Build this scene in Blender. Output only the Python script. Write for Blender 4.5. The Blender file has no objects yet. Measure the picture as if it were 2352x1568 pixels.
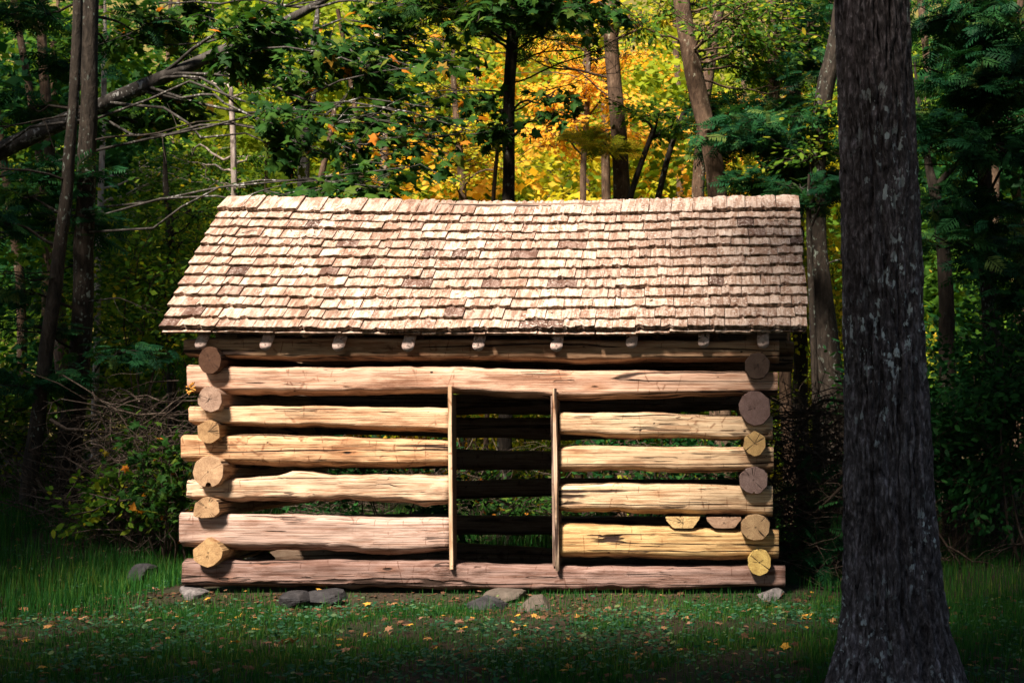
import bpy, math, random
import numpy as np
from mathutils import Vector, Matrix

R0 = np.random.RandomState(7)
random.seed(7)
rad = math.radians
S = bpy.context.scene
COL = S.collection

# ------------------------------------------------------------------ camera, sky, sun, exposure
FPX, VX, VY, CAMZ, DW = 3254.0, 1672.0, 1008.0, 1.5, 13.28     # photo measured on a 2352 px wide grid
cam_d = bpy.data.cameras.new('camera'); cam = bpy.data.objects.new('camera', cam_d); COL.objects.link(cam)
cam.location = (0, -DW, CAMZ); cam.rotation_euler = (rad(90), 0, 0)
cam_d.sensor_width = 36; cam_d.lens = 36 * FPX / 2352
cam_d.shift_x = (1176 - VX) / 2352; cam_d.shift_y = (VY - 784) / 2352
cam_d.clip_end = 500
cam_d.dof.use_dof = True; cam_d.dof.focus_distance = 10.6; cam_d.dof.aperture_fstop = 5.6
S.camera = cam

SUN_EL, SUN_AZ = 49, 25          # elevation, degrees left of straight behind the camera
sdir = Vector((-math.sin(rad(SUN_AZ)) * math.cos(rad(SUN_EL)), -math.cos(rad(SUN_AZ)) * math.cos(rad(SUN_EL)), math.sin(rad(SUN_EL))))
w = bpy.data.worlds.new('World'); S.world = w; w.use_nodes = True
nt = w.node_tree
sky = nt.nodes.new('ShaderNodeTexSky'); sky.sky_type = 'NISHITA'; sky.sun_disc = False
sky.sun_elevation = rad(SUN_EL); sky.sun_rotation = math.atan2(sdir.x, sdir.y)
bg = nt.nodes['Background']; bg.inputs[1].default_value = 0.05
nt.links.new(sky.outputs[0], bg.inputs[0])
sl = bpy.data.lights.new('sun', 'SUN'); sl.energy = 5.0; sl.angle = rad(10); sl.color = (1, 0.87, 0.74)
so = bpy.data.objects.new('sun', sl); COL.objects.link(so); so.location = (-20, -30, 30)
so.rotation_euler = sdir.to_track_quat('Z', 'Y').to_euler()
S.view_settings.view_transform = 'Standard'; S.view_settings.look = 'None'
S.view_settings.exposure = 1.4; S.view_settings.gamma = 1
S.render.engine = 'CYCLES'
S.cycles.use_denoising = True
S.cycles.max_bounces = 6; S.cycles.diffuse_bounces = 3; S.cycles.transmission_bounces = 4; S.cycles.glossy_bounces = 2

# ------------------------------------------------------------------ helpers
def P(px, py, d):
    return np.array([(px - VX) * d / FPX, d - DW, CAMZ + (VY - py) * d / FPX])

def sstep(a, b, x):
    t = np.clip((np.asarray(x, float) - a) / (b - a), 0, 1)
    return t * t * (3 - 2 * t)

def h3(x, y, z):
    v = np.sin(x * 127.1 + y * 311.7 + z * 74.7) * 43758.5453
    return v - np.floor(v)

def vn(x, y, z):
    x, y, z = np.broadcast_arrays(np.asarray(x, float), np.asarray(y, float), np.asarray(z, float))
    ix, iy, iz = np.floor(x), np.floor(y), np.floor(z)
    fx, fy, fz = x - ix, y - iy, z - iz
    fx, fy, fz = [f * f * (3 - 2 * f) for f in (fx, fy, fz)]
    r = 0
    for a in (0, 1):
        for b in (0, 1):
            for c in (0, 1):
                r = r + h3(ix + a, iy + b, iz + c) * (fx if a else 1 - fx) * (fy if b else 1 - fy) * (fz if c else 1 - fz)
    return r

def fbm(x, y, z, o=3):
    r, a, t = 0, 1.0, 0
    for i in range(o):
        r = r + a * vn(x * 2**i + i * 17.3, y * 2**i + 5.1 * i, z * 2**i - 3.7 * i); t += a; a *= .5
    return r / t

def np_mesh(name, V, Fs, mats, mi=None, rnd=None, smooth=False, vec=None):
    if not isinstance(Fs, list): Fs = [Fs]
    Fs = [np.asarray(f, dtype=np.int32) for f in Fs if len(f)]
    me = bpy.data.meshes.new(name)
    V = np.asarray(V, dtype=np.float32)
    me.vertices.add(len(V)); me.vertices.foreach_set('co', V.ravel())
    lv = np.concatenate([f.ravel() for f in Fs])
    tot = np.concatenate([np.full(len(f), f.shape[1], np.int32) for f in Fs])
    st = np.concatenate([[0], np.cumsum(tot)[:-1]]).astype(np.int32)
    me.loops.add(len(lv)); me.loops.foreach_set('vertex_index', lv)
    me.polygons.add(len(tot)); me.polygons.foreach_set('loop_start', st)
    if mi is not None: me.polygons.foreach_set('material_index', np.asarray(mi, np.int32))
    me.polygons.foreach_set('use_smooth', np.full(len(tot), bool(smooth)))
    for m in (mats if isinstance(mats, (list, tuple)) else [mats]): me.materials.append(m)
    if rnd is not None:
        at = me.attributes.new('rnd', 'FLOAT', 'POINT'); at.data.foreach_set('value', np.asarray(rnd, np.float32))
    if vec is not None:
        at = me.attributes.new('loc', 'FLOAT_VECTOR', 'POINT'); at.data.foreach_set('vector', np.asarray(vec, np.float32).ravel())
    me.update(calc_edges=True); me.validate()
    return me

def obj(name, me, parent=None, loc=None, color=None):
    o = bpy.data.objects.new(name, me); COL.objects.link(o)
    if parent is not None: o.parent = parent
    if loc is not None: o.location = loc
    if color is not None: o.color = (*color, 1)
    return o

def tag(o, label=None, cat=None, group=None, kind=None):
    if label: o['label'] = label
    if cat: o['category'] = cat
    if group: o['group'] = group
    if kind: o['kind'] = kind
    return o

def empty(name, loc, label, cat, group=None):
    o = bpy.data.objects.new(name, None); COL.objects.link(o); o.location = loc; o.empty_display_size = .2
    return tag(o, label, cat, group)

def tube(path, radii, sides=8, cap=True, noise=0.0, seed=0, freq=3.0):
    path = np.asarray(path, float); n = len(path); radii = np.broadcast_to(np.asarray(radii, float), (n,))
    T = np.gradient(path, axis=0); T /= np.linalg.norm(T, axis=1)[:, None] + 1e-9
    up = np.array([0.0, 1, 0]) if abs(T[0][1]) < .8 else np.array([1.0, 0, 0])
    A = np.cross(T, up); A /= np.linalg.norm(A, axis=1)[:, None] + 1e-9
    B = np.cross(T, A)
    th = np.linspace(0, 2 * np.pi, sides, endpoint=False)
    rr = radii[:, None] * np.ones(sides)
    if noise:
        c, s = np.cos(th)[None, :], np.sin(th)[None, :]
        zz = np.cumsum(np.r_[0, np.linalg.norm(np.diff(path, axis=0), axis=1)])[:, None]
        rr = rr * (1 + noise * 2 * (fbm(c * 1.6 + seed, s * 1.6 + seed * .7, zz * freq, 3) - .5))
    V = path[:, None, :] + rr[..., None] * (np.cos(th)[None, :, None] * A[:, None, :] + np.sin(th)[None, :, None] * B[:, None, :])
    V = V.reshape(-1, 3)
    i = np.arange(n - 1)[:, None] * sides; j = np.arange(sides)[None, :]; j2 = (j + 1) % sides
    F = np.stack([i + j, i + j2, i + sides + j2, i + sides + j], -1).reshape(-1, 4)
    return V, F

class Acc:
    """collects quads/tris of one mesh"""
    def __init__(s): s.V = []; s.F = {}; s.n = 0; s.r = []
    def add(s, V, F, r=None):
        V = np.asarray(V, float); F = np.asarray(F)
        s.V.append(V); s.F.setdefault(F.shape[1], []).append(F + s.n); s.n += len(V)
        s.r.append(np.broadcast_to(np.asarray(0.5 if r is None else r, float), (len(V),)))
    def mesh(s, name, mats, off=None, smooth=False):
        V = np.concatenate(s.V)
        if off is not None: V = V - np.asarray(off)
        return np_mesh(name, V, [np.concatenate(f) for f in s.F.values()], mats, rnd=np.concatenate(s.r), smooth=smooth)

# leaf templates : x along the leaf, y across, z normal
def _maple():
    o = [(0,0),(.10,.26),(-.02,.46),(.36,.28),(.56,.54),(.62,.2),(1,0),(.62,-.2),(.56,-.54),(.36,-.28),(-.02,-.46),(.10,-.26)]
    V = np.array([(.4, 0, 0)] + [(x, y, -.25 * abs(y) - .18 * x * x) for x, y in o])
    return V, np.array([(0, i + 1, (i + 1) % 12 + 1) for i in range(12)])
def _oval():
    V = np.array([(0,0,0),(.3,.22,-.05),(.68,.2,-.08),(1,0,-.14),(.68,-.2,-.08),(.3,-.22,-.05)])
    return V, np.array([(0,1,5),(1,2,5),(2,4,5),(2,3,4)])
def _diamond():
    V = np.array([(0,0,0),(.45,.32,-.06),(1,0,-.1),(.45,-.32,-.06)])
    return V, np.array([(0,1,3),(1,2,3)])
def _spray():
    V, F = [], []
    def nd(x, y, a, l, wd):
        c, s = math.cos(a), math.sin(a); k = len(V)
        V.extend([(x, y, 0), (x + .5*l*c - wd*s, y + .5*l*s + wd*c, -.02), (x + l*c, y + l*s, -.07), (x + .5*l*c + wd*s, y + .5*l*s - wd*c, -.02)])
        F.extend([(k, k+1, k+3), (k+1, k+2, k+3)])
    nd(0, 0, 0, 1.0, .035)
    for i in range(7):
        t = .06 + i * .13; l = .46 * (1 - .75 * t) + .05
        nd(t, 0, .95 + .1 * (i % 2), l, .045); nd(t + .05, 0, -.95 - .1 * (i % 2), l, .045)
    return np.array(V), np.array(F)
def _blade():
    V = np.array([(-.5,0,0),(.5,0,0),(-.4,.10,.5),(.4,.10,.5),(0,.36,1.0)])
    return V, np.array([(0,1,3),(0,3,2),(2,3,4)])
TPL = dict(maple=_maple(), oval=_oval(), diamond=_diamond(), spray=_spray(), blade=_blade())

def frames(d, n):
    d = d / (np.linalg.norm(d, axis=1)[:, None] + 1e-9)
    y = np.cross(n, d); y /= np.linalg.norm(y, axis=1)[:, None] + 1e-9
    z = np.cross(d, y)
    return np.stack([d, y, z], -1)          # columns

def scatter(tpl, pos, M, size, rnd):
    V, F = TPL[tpl]; n, k = len(pos), len(V)
    size = np.asarray(size, float)
    if size.ndim == 1: size = size[:, None]
    W = np.einsum('nij,nkj->nki', M, V[None] * size[:, None, :]) + pos[:, None, :]
    FF = F[None] + (np.arange(n) * k)[:, None, None]
    return W.reshape(-1, 3), FF.reshape(-1, F.shape[1]), np.repeat(rnd, k)

def rot_z(a, tilt=None):
    c, s = np.cos(a), np.sin(a); o = np.zeros_like(a); l = np.ones_like(a)
    return np.stack([np.stack([c, -s, o], -1), np.stack([s, c, o], -1), np.stack([o, o, l], -1)], -2)

# ------------------------------------------------------------------ materials
class NB:
    def __init__(s, name):
        s.m = bpy.data.materials.new(name); s.m.use_nodes = True; s.t = s.m.node_tree
        s.b = s.t.nodes['Principled BSDF']; s.out = s.t.nodes['Material Output']
        s.b.inputs['Specular IOR Level'].default_value = .2; s.b.inputs['Roughness'].default_value = .85
    def n(s, ty, ins=None, **kw):
        nd = s.t.nodes.new(ty)
        for k, v in kw.items(): setattr(nd, k, v)
        for k, v in (ins or {}).items():
            if isinstance(v, bpy.types.NodeSocket): s.t.links.new(v, nd.inputs[k])
            else: nd.inputs[k].default_value = v
        return nd
    def math(s, op, a, b=None, clamp=False):
        ins = {0: a}
        if b is not None: ins[1] = b
        return s.n('ShaderNodeMath', ins, operation=op, use_clamp=clamp).outputs[0]
    def mapv(s, vec, scale, loc=(0, 0, 0)):
        return s.n('ShaderNodeMapping', {'Vector': vec, 'Scale': scale, 'Location': loc}).outputs[0]
    def noise(s, vec, scale=1, detail=4, rough=.6, dist=0):
        return s.n('ShaderNodeTexNoise', {'Vector': vec, 'Scale': scale, 'Detail': detail, 'Roughness': rough, 'Distortion': dist}).outputs[0]
    def ramp(s, fac, stops, mode='LINEAR'):
        nd = s.n('ShaderNodeValToRGB', {'Fac': fac}); cr = nd.color_ramp; cr.interpolation = mode
        while len(cr.elements) < len(stops): cr.elements.new(.5)
        for e, (p, c) in zip(cr.elements, stops):
            e.position = p; e.color = (*c, 1) if not isinstance(c, (int, float)) else (c, c, c, 1)
        return nd.outputs[0]
    def mix(s, fac, a, b, mode='MIX'):
        nd = s.n('ShaderNodeMix', data_type='RGBA', blend_type=mode)
        for sock, v in ((nd.inputs[0], fac), (nd.inputs[6], a), (nd.inputs[7], b)):
            if isinstance(v, bpy.types.NodeSocket): s.t.links.new(v, sock)
            elif isinstance(v, (int, float)): sock.default_value = v
            else: sock.default_value = (*v, 1)
        return nd.outputs[2]
    def bump(s, h, strength=.5, dist=.01, nrm=None):
        ins = {'Height': h, 'Strength': strength, 'Distance': dist}
        if nrm is not None: ins['Normal'] = nrm
        return s.n('ShaderNodeBump', ins).outputs[0]
    def col(s, c): s.t.links.new(c, s.b.inputs['Base Color'])
    def nrm(s, c): s.t.links.new(c, s.b.inputs['Normal'])
    def coords(s, kind='Object', spread=40):
        tc = s.n('ShaderNodeTexCoord').outputs[kind]
        r = s.n('ShaderNodeObjectInfo').outputs['Random']
        off = s.n('ShaderNodeCombineXYZ', {0: s.math('MULTIPLY', r, spread), 1: s.math('MULTIPLY', r, spread * 1.7), 2: s.math('MULTIPLY', r, spread * .6)}).outputs[0]
        return s.n('ShaderNodeVectorMath', {0: tc, 1: off}, operation='ADD').outputs[0]
    def ocol(s): return s.n('ShaderNodeObjectInfo').outputs['Color']

def m_log():
    b = NB('hewn_log'); v = b.coords()
    base = b.ocol()
    g1 = b.noise(b.mapv(v, (1.1, 34, 34)), 1.6, 5, .6)
    g2 = b.noise(b.mapv(v, (.5, 5, 5)), 1.4, 4, .55, .4)
    c = b.mix(b.ramp(g2, [(.3, 0.0), (.7, 1.0)]), b.mix(1.0, base, (.80, .72, .68), 'MULTIPLY'), b.mix(1.0, base, (1.16, 1.14, 1.10), 'MULTIPLY'))
    c = b.mix(b.ramp(g1, [(.34, .95), (.55, 0.0)]), c, b.mix(1.0, c, (.55, .42, .34), 'MULTIPLY'))
    # weathered grey-brown patches, fresher scraped patches
    st = b.noise(b.mapv(v, (.9, 5, 5)), 1.9, 5, .7)
    c = b.mix(b.ramp(st, [(.50, 0.0), (.62, .85)]), c, b.mix(1.0, c, (.60, .50, .45), 'MULTIPLY'))
    fr = b.noise(b.mapv(v, (1.6, 7, 7)), 1.3, 4, .6)
    c = b.mix(b.ramp(fr, [(.58, 0.0), (.70, .5)]), c, b.mix(1.0, base, (1.28, 1.26, 1.22), 'MULTIPLY'))
    # a few long drying cracks along the grain
    ck = b.noise(b.mapv(v, (.16, 5.5, 5.5)), 1.0, 2, .4, .1)
    wig = b.noise(b.mapv(v, (3.5, 10, 10)), 1.0, 3, .5)
    d = b.math('ABSOLUTE', b.math('SUBTRACT', b.math('ADD', ck, b.math('MULTIPLY', wig, .035)), .517))
    gate = b.noise(b.mapv(v, (.8, 1.5, 1.5)), 1.5, 2, .5)
    line = b.math('MULTIPLY', b.ramp(d, [(.006, 1.0), (.017, 0.0)]), b.ramp(gate, [(.38, 0.0), (.44, 1.0)]))
    ck2 = b.noise(b.mapv(v, (.35, 21, 21)), 1.0, 2, .45, .1)
    d2 = b.math('ABSOLUTE', b.math('SUBTRACT', ck2, .47))
    gate2 = b.noise(b.mapv(v, (1.9, 7, 7)), 1.1, 2, .5)
    line2 = b.math('MULTIPLY', b.ramp(d2, [(.003, .8), (.020, 0.0)]), b.ramp(gate2, [(.52, 0.0), (.58, 1.0)]))
    lines = b.math('MAXIMUM', line, line2)
    # unhewn wane along the lower edge keeps its brown inner bark
    at = b.n('ShaderNodeAttribute', attribute_name='rnd').outputs['Fac']
    wn = b.math('ADD', at, b.math('MULTIPLY', b.math('SUBTRACT', b.noise(b.mapv(v, (1.2, 3, 3)), 2.2, 4, .65), .5), 1.1))
    c = b.mix(b.ramp(b.math('ADD', b.math('MULTIPLY', wn, .5), .5), [(.03, .85), (.12, 0.0)]), c, b.mix(g1, (.10, .055, .032), (.24, .14, .085)))
    # knots and insect holes
    vo = b.n('ShaderNodeTexVoronoi', {'Vector': b.mapv(v, (1.3, 4.4, 4.4)), 'Scale': 1.0, 'Randomness': 1.0}).outputs['Distance']
    kn = b.ramp(vo, [(.05, 1.0), (.08, 0.0)])
    ring = b.ramp(vo, [(.08, .8), (.24, 0.0)])
    c = b.mix(ring, c, b.mix(1.0, c, (.70, .52, .40), 'MULTIPLY'))
    vo2 = b.n('ShaderNodeTexVoronoi', {'Vector': b.mapv(v, (5, 8, 8)), 'Scale': 1.0, 'Randomness': 1.0}).outputs['Distance']
    hole = b.math('MULTIPLY', b.ramp(vo2, [(.05, 1.0), (.08, 0.0)]), b.ramp(gate, [(.5, 0.0), (.53, 1.0)]))
    dark = b.math('MAXIMUM', b.math('MAXIMUM', lines, kn), hole)
    c = b.mix(dark, c, (.03, .017, .012))
    se = b.n('ShaderNodeTexVoronoi', {'Vector': b.n('ShaderNodeVectorMath', {0: b.mapv(v, (6.5, 2.2, 2.2)), 1: b.mapv(b.n('ShaderNodeTexCoord').outputs['Object'], (0, 0, 0))}, operation='ADD').outputs[0], 'Scale': 1.0, 'Randomness': .75}, feature='DISTANCE_TO_EDGE').outputs['Distance']
    sg = b.math('MULTIPLY', b.ramp(b.noise(b.mapv(v, (.9, 2, 2)), 1.3, 2), [(.47, 0.0), (.55, 1.0)]), b.ramp(b.noise(b.mapv(v, (9, 14, 14)), 1.0, 2), [(.48, 0.0), (.56, 1.0)]))
    score = b.math('MULTIPLY', b.ramp(se, [(.012, .75), (.035, 0.0)]), sg)
    c = b.mix(score, c, b.mix(1.0, c, (.42, .30, .24), 'MULTIPLY'))
    b.col(c)
    # axe scoring: short upright cuts along the hewn face
    ad = b.n('ShaderNodeTexVoronoi', {'Vector': b.mapv(v, (7, 5, 5.0)), 'Scale': 1.0, 'Randomness': .9}, feature='F1').outputs['Distance']
    adg = b.ramp(b.noise(b.mapv(v, (.9, 2, 2)), 1.3, 2), [(.44, 0.0), (.55, 1.0)])
    n1 = b.bump(b.math('MULTIPLY', ad, adg), .30, .02)
    n2 = b.bump(g1, .7, .014, n1)
    b.nrm(b.bump(b.math('SUBTRACT', 1.0, dark), .9, .02, n2))
    b.b.inputs['Roughness'].default_value = .8
    return b.m

def m_end():
    b = NB('end_grain')                    # local x is the log's axis, rings lie in y/z
    tc = b.n('ShaderNodeTexCoord').outputs['Object']; v = b.coords()
    sp = b.n('ShaderNodeSeparateXYZ', {0: tc})
    y, z = sp.outputs[1], sp.outputs[2]
    wob = b.noise(b.mapv(v, (0, 9, 9)), 1.0, 3)
    r = b.math('SQRT', b.math('ADD', b.math('MULTIPLY', y, y), b.math('MULTIPLY', z, z)))
    rr = b.math('ADD', r, b.math('MULTIPLY', wob, .02))
    ring = b.math('SINE', b.math('MULTIPLY', rr, 560))
    a = b.math('ARCTAN2', z, y)
    ca = b.n('ShaderNodeCombineXYZ', {0: b.math('COSINE', a), 1: b.math('SINE', a), 2: b.n('ShaderNodeObjectInfo').outputs['Random']}).outputs[0]
    an = b.noise(b.mapv(ca, (1, 1, 60)), 1.5, 2, .5)
    d = b.math('ABSOLUTE', b.math('SUBTRACT', an, .5))
    # crack width shrinks away from the heart
    crack = b.ramp(b.math('MULTIPLY', d, b.math('ADD', .25, b.math('MULTIPLY', r, 9))), [(.004, 1.0), (.013, 0.0)])
    crack = b.math('MULTIPLY', crack, b.ramp(b.noise(b.mapv(v, (0, 6, 6)), 1.3, 1), [(.53, 0.0), (.60, 1.0)]))
    big = b.noise(b.mapv(v, (0, 11, 11)), 1, 4, .65)
    fine = b.noise(b.mapv(v, (0, 90, 90)), 1, 3, .6)
    c = b.mix(b.ramp(big, [(.3, 0.0), (.7, 1.0)]), b.mix(1.0, b.ocol(), (.68, .60, .55), 'MULTIPLY'), b.mix(1.0, b.ocol(), (1.2, 1.16, 1.1), 'MULTIPLY'))
    c = b.mix(b.math('MULTIPLY', b.math('ADD', ring, 1.0), .13), c, b.mix(1.0, c, (.5, .4, .35), 'MULTIPLY'))
    c = b.mix(b.ramp(fine, [(.35, .5), (.55, 0.0)]), c, b.mix(1.0, c, (.55, .45, .4), 'MULTIPLY'))
    pith = b.ramp(r, [(.006, .7), (.012, 0.0)])
    c = b.mix(b.math('MAXIMUM', crack, pith), c, (.025, .015, .01))
    b.col(c)
    h = b.math('ADD', b.math('MULTIPLY', fine, .5), b.math('MULTIPLY', b.math('SUBTRACT', 1.0, crack), 1.0))
    b.nrm(b.bump(h, .8, .012)); b.b.inputs['Roughness'].default_value = .9
    return b.m

def m_shingle():
    b = NB('split_shingle')
    tc = b.n('ShaderNodeAttribute', attribute_name='loc').outputs['Vector']; oi = b.n('ShaderNodeObjectInfo')
    isl = b.n('ShaderNodeNewGeometry').outputs['Random Per Island']
    rr = b.math('FRACT', b.math('ADD', oi.outputs['Random'], b.math('MULTIPLY', isl, 3.7)))
    off = b.n('ShaderNodeCombineXYZ', {0: b.math('MULTIPLY', rr, 53), 1: b.math('MULTIPLY', rr, 31), 2: 0.0}).outputs[0]
    v = b.n('ShaderNodeVectorMath', {0: tc, 1: off}, operation='ADD').outputs[0]
    g = b.noise(b.mapv(v, (9, 5, 5)), 1, 5, .75)
    g2 = b.noise(b.mapv(v, (3.0, 2.6, 2)), 1, 5, .7, .3)
    g3 = b.noise(b.mapv(v, (22, 2.5, 3)), 1, 4, .7)
    tone = b.ramp(rr, [(0, (.16, .105, .085)), (.045, (.25, .17, .14)), (.05, (.42, .315, .255)), (.5, (.52, .40, .325)), (.9, (.60, .475, .39)), (1, (.66, .53, .44))])
    c = b.mix(b.ramp(g3, [(.32, .7), (.50, 0.0)]), tone, b.mix(1.0, tone, (.52, .42, .37), 'MULTIPLY'))
    c = b.mix(b.ramp(g2, [(.44, .9), (.56, 0.0)]), c, b.mix(1.0, c, (.50, .39, .33), 'MULTIPLY'))
    c = b.mix(b.ramp(g, [(.34, .7), (.46, 0.0)]), c, b.mix(1.0, c, (.45, .36, .31), 'MULTIPLY'))
    wp = b.n('ShaderNodeNewGeometry').outputs['Position']
    c = b.mix(b.ramp(b.noise(wp, 1.6, 5, .7), [(.50, 0.0), (.66, .45)]), c, b.mix(1.0, c, (.66, .53, .44), 'MULTIPLY'))
    li = b.noise(wp, 38, 4, .6)
    gx = b.n('ShaderNodeSeparateXYZ', {0: wp}).outputs[0]
    big = b.math('ADD', b.noise(wp, 1.1, 2), b.math('MULTIPLY', gx, .03))
    c = b.mix(b.math('MULTIPLY', b.ramp(li, [(.55, 0.0), (.64, .75)]), b.ramp(big, [(.25, .0), (.5, 1.0)])), c, (.72, .64, .57))
    mo = b.math('MULTIPLY', b.ramp(b.noise(wp, 11, 4, .6), [(.62, 0.0), (.70, .8)]), b.ramp(b.noise(wp, 1.3, 2), [(.52, .0), (.66, 1.0)]))
    c = b.mix(mo, c, (.20, .11, .03))
    # moss on the butt ends, with the courses' shadow lines painted into its dark colour
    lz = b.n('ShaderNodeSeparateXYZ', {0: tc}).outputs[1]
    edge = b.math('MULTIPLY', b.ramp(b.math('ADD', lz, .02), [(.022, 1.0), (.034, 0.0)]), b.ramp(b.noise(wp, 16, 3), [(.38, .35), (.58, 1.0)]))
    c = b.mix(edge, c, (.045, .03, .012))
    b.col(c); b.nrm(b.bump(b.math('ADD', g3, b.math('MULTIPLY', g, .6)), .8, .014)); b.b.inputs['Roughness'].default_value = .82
    return b.m

def m_bark(name, dark, mid, light, lichen=None, lichen_amt=.6, fine=18, patch=None):
    b = NB(name); v = b.coords()
    n1 = b.noise(b.mapv(v, (fine, fine, fine * (.42 if fine > 38 else .32))), 1, 5, .65, .4)
    n2 = b.noise(b.mapv(v, (3, 3, 1.2)), 1, 4, .6)
    c = b.ramp(n1, [(.3, dark), (.52, mid), (.72, light)])
    c = b.mix(b.ramp(n2, [(.35, .6), (.6, 0.0)]), c, b.mix(1.0, c, (.5, .45, .42), 'MULTIPLY'))
    if name == 'furrowed_bark':
        pl = b.n('ShaderNodeAttribute', attribute_name='rnd').outputs['Fac']
        c = b.mix(b.ramp(pl, [(.1, .3), (.6, 0.0)]), c, b.mix(1.0, c, (.42, .38, .36), 'MULTIPLY'))
        c = b.mix(b.ramp(pl, [(.7, 0.0), (.95, .25)]), c, b.mix(1.0, c, (2.0, 1.9, 2.05), 'MULTIPLY'))
    if patch: c = b.mix(b.ramp(b.noise(b.mapv(v, (4, 4, 2.5)), 1, 3), [(.54, 0.0), (.6, .85)]), c, patch)
    if lichen:
        l1 = b.noise(b.mapv(v, (22, 22, 14)), 1, 3, .55)
        l2 = b.noise(b.mapv(v, (2.2, 2.2, 1.1)), 1, 3)
        c = b.mix(b.math('MULTIPLY', b.ramp(l1, [(lichen_amt, 0.0), (lichen_amt + .04, .9)]), b.ramp(l2, [(.46, 0.0), (.6, 1.0)])), c, lichen)
    b.col(c); b.nrm(b.bump(n1, .9, .03)); b.b.inputs['Roughness'].default_value = .9
    return b.m

def m_leaf(name, stops, trans=.4, rough=.6, spec=.08):
    b = NB(name); a = b.n('ShaderNodeAttribute', attribute_name='rnd').outputs['Fac']
    c = b.ramp(a, stops)
    b.col(c); b.b.inputs['Roughness'].default_value = rough; b.b.inputs['Specular IOR Level'].default_value = spec
    tr = b.n('ShaderNodeBsdfTranslucent', {'Color': b.mix(1.0, c, (1.25, 1.15, .55), 'MULTIPLY')})
    mx = b.n('ShaderNodeMixShader', {0: trans, 1: b.b.outputs[0], 2: tr.outputs[0]})
    b.t.links.new(mx.outputs[0], b.out.inputs[0])
    return b.m

def m_plain(name, lo, hi, scale=6, bump=.5, rough=.85, det=5):
    b = NB(name); v = b.coords(); n = b.noise(v, scale, det, .65)
    b.col(b.ramp(n, [(.3, lo), (.7, hi)])); b.nrm(b.bump(n, bump, .02)); b.b.inputs['Roughness'].default_value = rough
    return b.m

def m_ground():
    b = NB('forest_floor'); v = b.n('ShaderNodeTexCoord').outputs['Object']
    n1 = b.noise(v, 1.3, 5, .6); n2 = b.noise(v, 22, 5, .7)
    c = b.ramp(n2, [(.3, (.018, .013, .009)), (.6, (.05, .036, .022)), (.8, (.09, .065, .04))])
    c = b.mix(b.ramp(n1, [(.46, 0.0), (.62, .7)]), c, b.mix(n2, (.008, .022, .006), (.025, .05, .014)))
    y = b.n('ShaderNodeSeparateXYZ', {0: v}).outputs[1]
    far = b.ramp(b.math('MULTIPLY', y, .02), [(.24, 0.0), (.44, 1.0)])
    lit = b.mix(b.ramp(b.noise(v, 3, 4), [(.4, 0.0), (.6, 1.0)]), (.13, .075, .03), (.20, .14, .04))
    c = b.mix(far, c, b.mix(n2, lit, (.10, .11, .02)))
    b.col(c); b.nrm(b.bump(n2, .8, .03)); b.b.inputs['Roughness'].default_value = .95
    return b.m

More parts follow.
